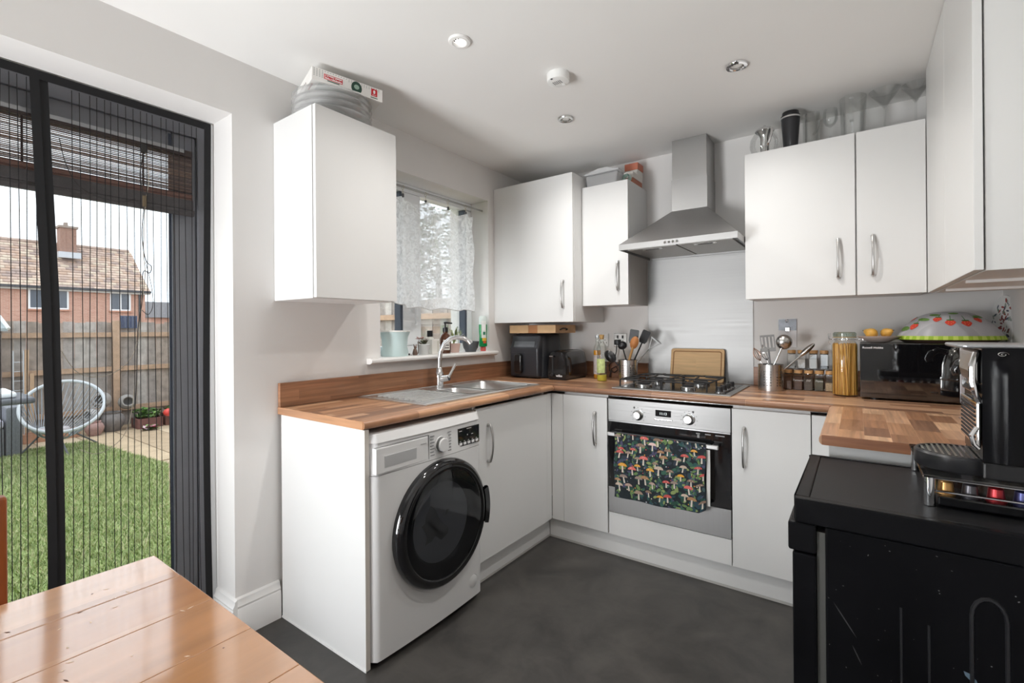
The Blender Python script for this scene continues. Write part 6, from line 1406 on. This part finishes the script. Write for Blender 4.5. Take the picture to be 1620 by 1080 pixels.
# ladder frame and timber leaning on the fence
for k, (y, lean, hh, lab_) in enumerate(((-1.50, .06, 1.30, 'tall thin timber batten leaning on the fence beside the shed'), (-1.44, .02, .95, 'shorter thin timber batten leaning on the fence'))):
    o = MB().obox((FX+.12, y, G+hh/2), (.012, 0, 0), (0, .022, 0), (0, lean*.2, hh/2)).build('timber_batten', mat('batten_wood', S(196, 166, 136), .8)); tag(o, lab_, 'timber', 'battens leaning on the fence')
t = thing('wire_rack', 'thin pale wire rack standing beside the shed', 'rack', (-7.42, -1.62, G))
for y in (-1.68, -1.58): MB().tube([(-7.42, y, G), (-7.42, y, .95)], .006, 5).build('upright', GT, t)
for k in range(9): MB().tube([(-7.42, -1.68, G+.1+.13*k), (-7.42, -1.58, G+.1+.13*k)], .004, 5).build('rung', GT, t)
# pots and planters at the foot of the fence
def urn(label, x, y, z, r, col, rot=None, group='old garden pots'):
    t = thing('garden_pot', label, 'pot', (x, y, z), group, local=True)
    MB().lathe([(0, 0), (r*.55, 0), (r*.85, r*.5), (r, r*1.0), (r*.85, r*1.4), (r*.62, r*1.6), (r*.70, r*1.75), (r*.55, r*1.75), (r*.5, r*1.5), (r*.75, r*.9), (0, r*.2)], (0, 0, 0), 20).build('pot_body', mat('pot_%d_%d_%d' % col, S(*col), .8, noise=.15, nscale=14), t)
    if rot: t.rotation_euler = rot
    return t
urn('topmost grey pot lying on its side in the pot pile', -7.62, -.66, .12, .125, (148, 142, 138), (0, 1.35, -.5))
urn('grey pot lying on its side at the right of the pile', -7.66, -.38, .05, .12, (150, 146, 142), (0, 1.35, -.1))
urn('pale grey pot lying on its side low in the pile', -7.50, -.78, -.09, .105, (172, 168, 164), (0, 1.35, -.9))
urn('upright dusky pink pot at the left of the pile', -7.28, -.86, G+.004, .12, (166, 134, 128))
urn('dark grey upright pot under the pile', -7.48, -.60, G+.004, .17, (122, 116, 114))
def planter(label, x0, x1, y0, y1, z1, col, leafs, seed, dens=120, sz=.07, up=.6):
    t = thing('planter', label, 'planter', ((x0+x1)/2, (y0+y1)/2, G), 'planters along the fence')
    mb = MB().box(x0, x1, y0, y0+.02, G+.004, z1); mb.box(x0, x1, y1-.02, y1, G+.004, z1); mb.box(x0, x0+.02, y0+.02, y1-.02, G+.004, z1); mb.box(x1-.02, x1, y0+.02, y1-.02, G+.004, z1); mb.box(x0+.02, x1-.02, y0+.02, y1-.02, G+.004, z1-.03)
    mb.build('trough', mat('trough_%d_%d_%d' % col, S(*col), .8, noise=.15, nscale=10), t, weld=False)
    f_ = MB(); r2 = random.Random(seed)
    for k in range(dens//6): leaves(f_, (r2.uniform(x0+.03, x1-.03), r2.uniform(y0+.03, y1-.03), z1-.02+r2.random()*sz*1.6), 6, sz, sz*.3, .02, up, r2, leafs)
    stuff(f_.build('foliage', print_mat('leaf_print_mat', .6), t))
    return t
GL = [S(84, 120, 60), S(104, 142, 72), S(66, 98, 50), S(130, 160, 90)]
planter('long terracotta trough at the foot of the fence behind the string chair', -7.55, -7.35, -1.6, -1.0, G+.13, (176, 132, 106), [S(120, 128, 90), S(96, 106, 76)], 2, 50, .05)
planter('dark red planter with a dense leafy bush by the fence', -7.55, -7.25, -.34, .0, G+.16, (122, 84, 78), GL, 3, 260, .085)
planter('maroon planter at the right of the garden', -7.50, -7.25, .04, .50, G+.20, (118, 80, 70), GL, 4, 90, .09, .9)
t = thing('toadstool_ornament', 'red toadstool garden ornament with a bent white stem', 'ornament', (-7.12, .06, G))
MB().tube([(-7.10, .15, G+.01), (-7.12, .10, G+.09), (-7.13, .06, G+.20)], [.018, .015, .014], 8).build('stem', mat('stem_white', S(226, 222, 214), .7), t)
MB().sphere((-7.13, .05, G+.235), .085, .085, .065, 18, 10).build('cap', mat('toadstool_red', S(214, 74, 66), .4), t)
t = thing('bedding_plant', 'small pink flowered plant at the edge of the paving', 'plant', (-7.08, -.22, G)); mb = MB(); leaves(mb, (-7.08, -.22, G+.02), 60, .10, .03, .08, .5, random.Random(14), GL+[S(190, 120, 140), S(214, 180, 190), S(150, 60, 80)]); stuff(mb.build('foliage', print_mat('leaf_print_mat', .6), t)); MB().cyl((-7.08, -.22, G), (-7.08, -.22, G+.05), .01, n=6).build('stem', MATS['stalk'], t)

# ---- neighbouring house
HX = -38.0; t = thing('brick_house', 'red brick house with tiled roof and chimney beyond the fence', 'house', (HX, 3, -1))
def brick_mat():
    m_ = bpy.data.materials.new('far_brick'); m_.use_nodes = True; nt = m_.node_tree; b = nt.nodes['Principled BSDF']; L = nt.links.new
    tcn = nt.nodes.new('ShaderNodeTexCoord'); sp = nt.nodes.new('ShaderNodeSeparateXYZ'); cb = nt.nodes.new('ShaderNodeCombineXYZ'); L(tcn.outputs['Object'], sp.inputs[0])
    ad = nt.nodes.new('ShaderNodeMath'); L(sp.outputs[0], ad.inputs[0]); L(sp.outputs[1], ad.inputs[1]); L(ad.outputs[0], cb.inputs[0]); L(sp.outputs[2], cb.inputs[1])
    bk = nt.nodes.new('ShaderNodeTexBrick'); bk.inputs['Scale'].default_value = 1; bk.inputs['Brick Width'].default_value = .225; bk.inputs['Row Height'].default_value = .075; bk.inputs['Mortar Size'].default_value = .008
    bk.inputs['Color1'].default_value = (*S(206, 158, 138), 1); bk.inputs['Color2'].default_value = (*S(190, 138, 120), 1); bk.inputs['Mortar'].default_value = (*S(196, 176, 160), 1)
    L(cb.outputs[0], bk.inputs['Vector']); L(bk.outputs[0], b.inputs['Base Color']); b.inputs['Roughness'].default_value = .9; return m_
BRK = brick_mat()
E0, E1, HY0, HY1 = 4.06, 7.10, -9.0, 8.85
bx(HX-7, HX, HY0, HY1-.15, -2.5, E0).build('wall', BRK, t)
# roof: slope toward us, built of overlapping courses of tiles
RX = HX-3.5; runs = 16
rfm = mat('roof_tile', S(170, 150, 138), .9, noise=.22, nscale=3)
MB().add([(HX+.3, HY0-.2, E0-.05), (HX+.3, HY1+.1, E0-.05), (RX, HY1-1.2*0-.1, E1), (RX, HY0-.2, E1), (HX-7.3, HY1+.1, E0-.05), (HX-7.3, HY0-.2, E0-.05)], [(0, 1, 2, 3), (3, 2, 4, 5), (1, 4, 2)]).build('roof', rfm, t)
tl = MB(); r2 = random.Random(77); dn = Vector((HX+.3-RX, 0, E0-.05-E1)); Lr = dn.length; dn.normalize(); upn = Vector((-dn.z, 0, dn.x)); 
tw_ = .42; nrow = 17
for j in range(nrow):
    s0_ = Lr*j/nrow; s1_ = Lr*(j+1)/nrow+.03
    y = HY0-.2+(tw_/2 if j % 2 else 0)
    while y < HY1-.05:
        tl.col = r2.choice([S(178, 156, 142), S(164, 142, 130), S(188, 166, 150), S(152, 134, 126), S(190, 174, 156), S(172, 146, 128)])
        lim = min(y+tw_-.02, HY1)
        a_ = Vector((RX, 0, E1))+dn*s0_+upn*.02; b_ = Vector((RX, 0, E1))+dn*s1_+upn*.09
        tl.add([(a_.x, y, a_.z), (a_.x, lim, a_.z), (b_.x, lim, b_.z), (b_.x, y, b_.z), (b_.x, y, b_.z-.07), (b_.x, lim, b_.z-.07)], [(0, 1, 2, 3), (3, 2, 5, 4)]); y += tw_
stuff(tl.build('roof_tiles', print_mat('roof_tiles', .9), t, weld=False))
MB().tube([(RX, HY0, E1+.05), (RX, HY1-.1, E1+.05)], .14, 8).build('ridge', rfm, t)
bx(HX+.25, HX+.42, HY0-.2, HY1+.1, E0-.16, E0-.02).build('gutter', mat('gutter_dark', S(70, 70, 74), .5), t); bx(HX+.02, HX+.24, HY0-.2, HY1+.1, E0-.26, E0-.10).build('soffit', mat('soffit_white', S(226, 224, 220), .6), t)
ch = bx(RX+.6, RX+1.5, 4.75, 5.55, E1-.9, E1+1.0).build('chimney', mat('chimney_brick', S(150, 118, 104), .9, noise=.2, nscale=12), t); bx(RX+.52, RX+1.58, 4.67, 5.63, E1+1.0, E1+1.14).build('chimney_cap', mat('cap_grey', S(150, 136, 126), .9), ch); bx(RX+1.5, RX+1.9, 4.6, 5.7, E1-1.0, E1-.62).build('flashing', mat('lead', S(196, 200, 206), .5), ch)
MB().cyl((RX+1.05, 5.1, E1+1.14), (RX+1.05, 5.1, E1+1.42), .13, .11, 10).build('chimney_pot', mat('cap_grey', S(150, 136, 126), .9), ch)
def hwin(y0, y1, z0, z1):
    w_ = bx(HX, HX+.06, y0, y1, z0, z1).build('window', UPVC, t); m2 = (y0+y1)/2; PD = mat('far_pane', S(92, 98, 108), .1)
    for a, b in ((y0+.09, m2-.05), (m2+.05, y1-.09)): bx(HX+.0602, HX+.07, a, b, z0+.09, z1-.09).build('pane', PD, w_)
    bx(HX+.0, HX+.16, y0-.06, y1+.06, z0-.10, z0-.002).build('window_ledge', mat('ledge', S(190, 140, 118), .8), w_)
hwin(2.95, 4.75, 2.66, 3.92); hwin(6.78, 7.88, 2.66, 3.88); hwin(-.9, .9, 2.66, 3.92)
MB().cyl((HX+.12, 8.35, -2), (HX+.12, 8.35, E0-.2), .06, n=8).build('downpipe', MATS['gutter_dark'], t)
t = thing('distant_roof', 'dark distant roof beyond the brick house', 'house', (-52, 13.5, -1)); bx(-56, -52, 13.2, 20, -2, 2.6).build('wall', BRK, t); MB().prism([(-56.3, 2.6), (-51.7, 2.6), (-54, 4.2)], 13, 20.2, 'y').build('roof', mat('slate_roof', S(110, 108, 110), .9), t)
# ---- tree behind the side fence (seen blurred through the lace)
t = thing('garden_tree', 'leafy tree standing behind the side fence', 'tree', (-5.2, 4.2, G)); MB().tube([(-5.2, 4.2, G), (-5.1, 4.2, 1.4), (-5.2, 4.3, 2.6)], [.12, .09, .05], 8).build('trunk', mat('bark', S(96, 84, 72), .9), t)
f_ = MB(); r2 = random.Random(15)
for k in range(900):
    a = r2.random()*6.283; el = r2.uniform(-1, 1); rr_ = 1.35*r2.random()**.4; p = (-5.2+rr_*math.cos(a)*math.sqrt(1-el*el), 4.3+rr_*math.sin(a)*math.sqrt(1-el*el), 2.7+1.1*rr_/1.35*el)
    leaves(f_, p, 3, .12, .04, .05, .2, r2, GL)
stuff(f_.build('crown', print_mat('leaf_print_mat', .6), t))
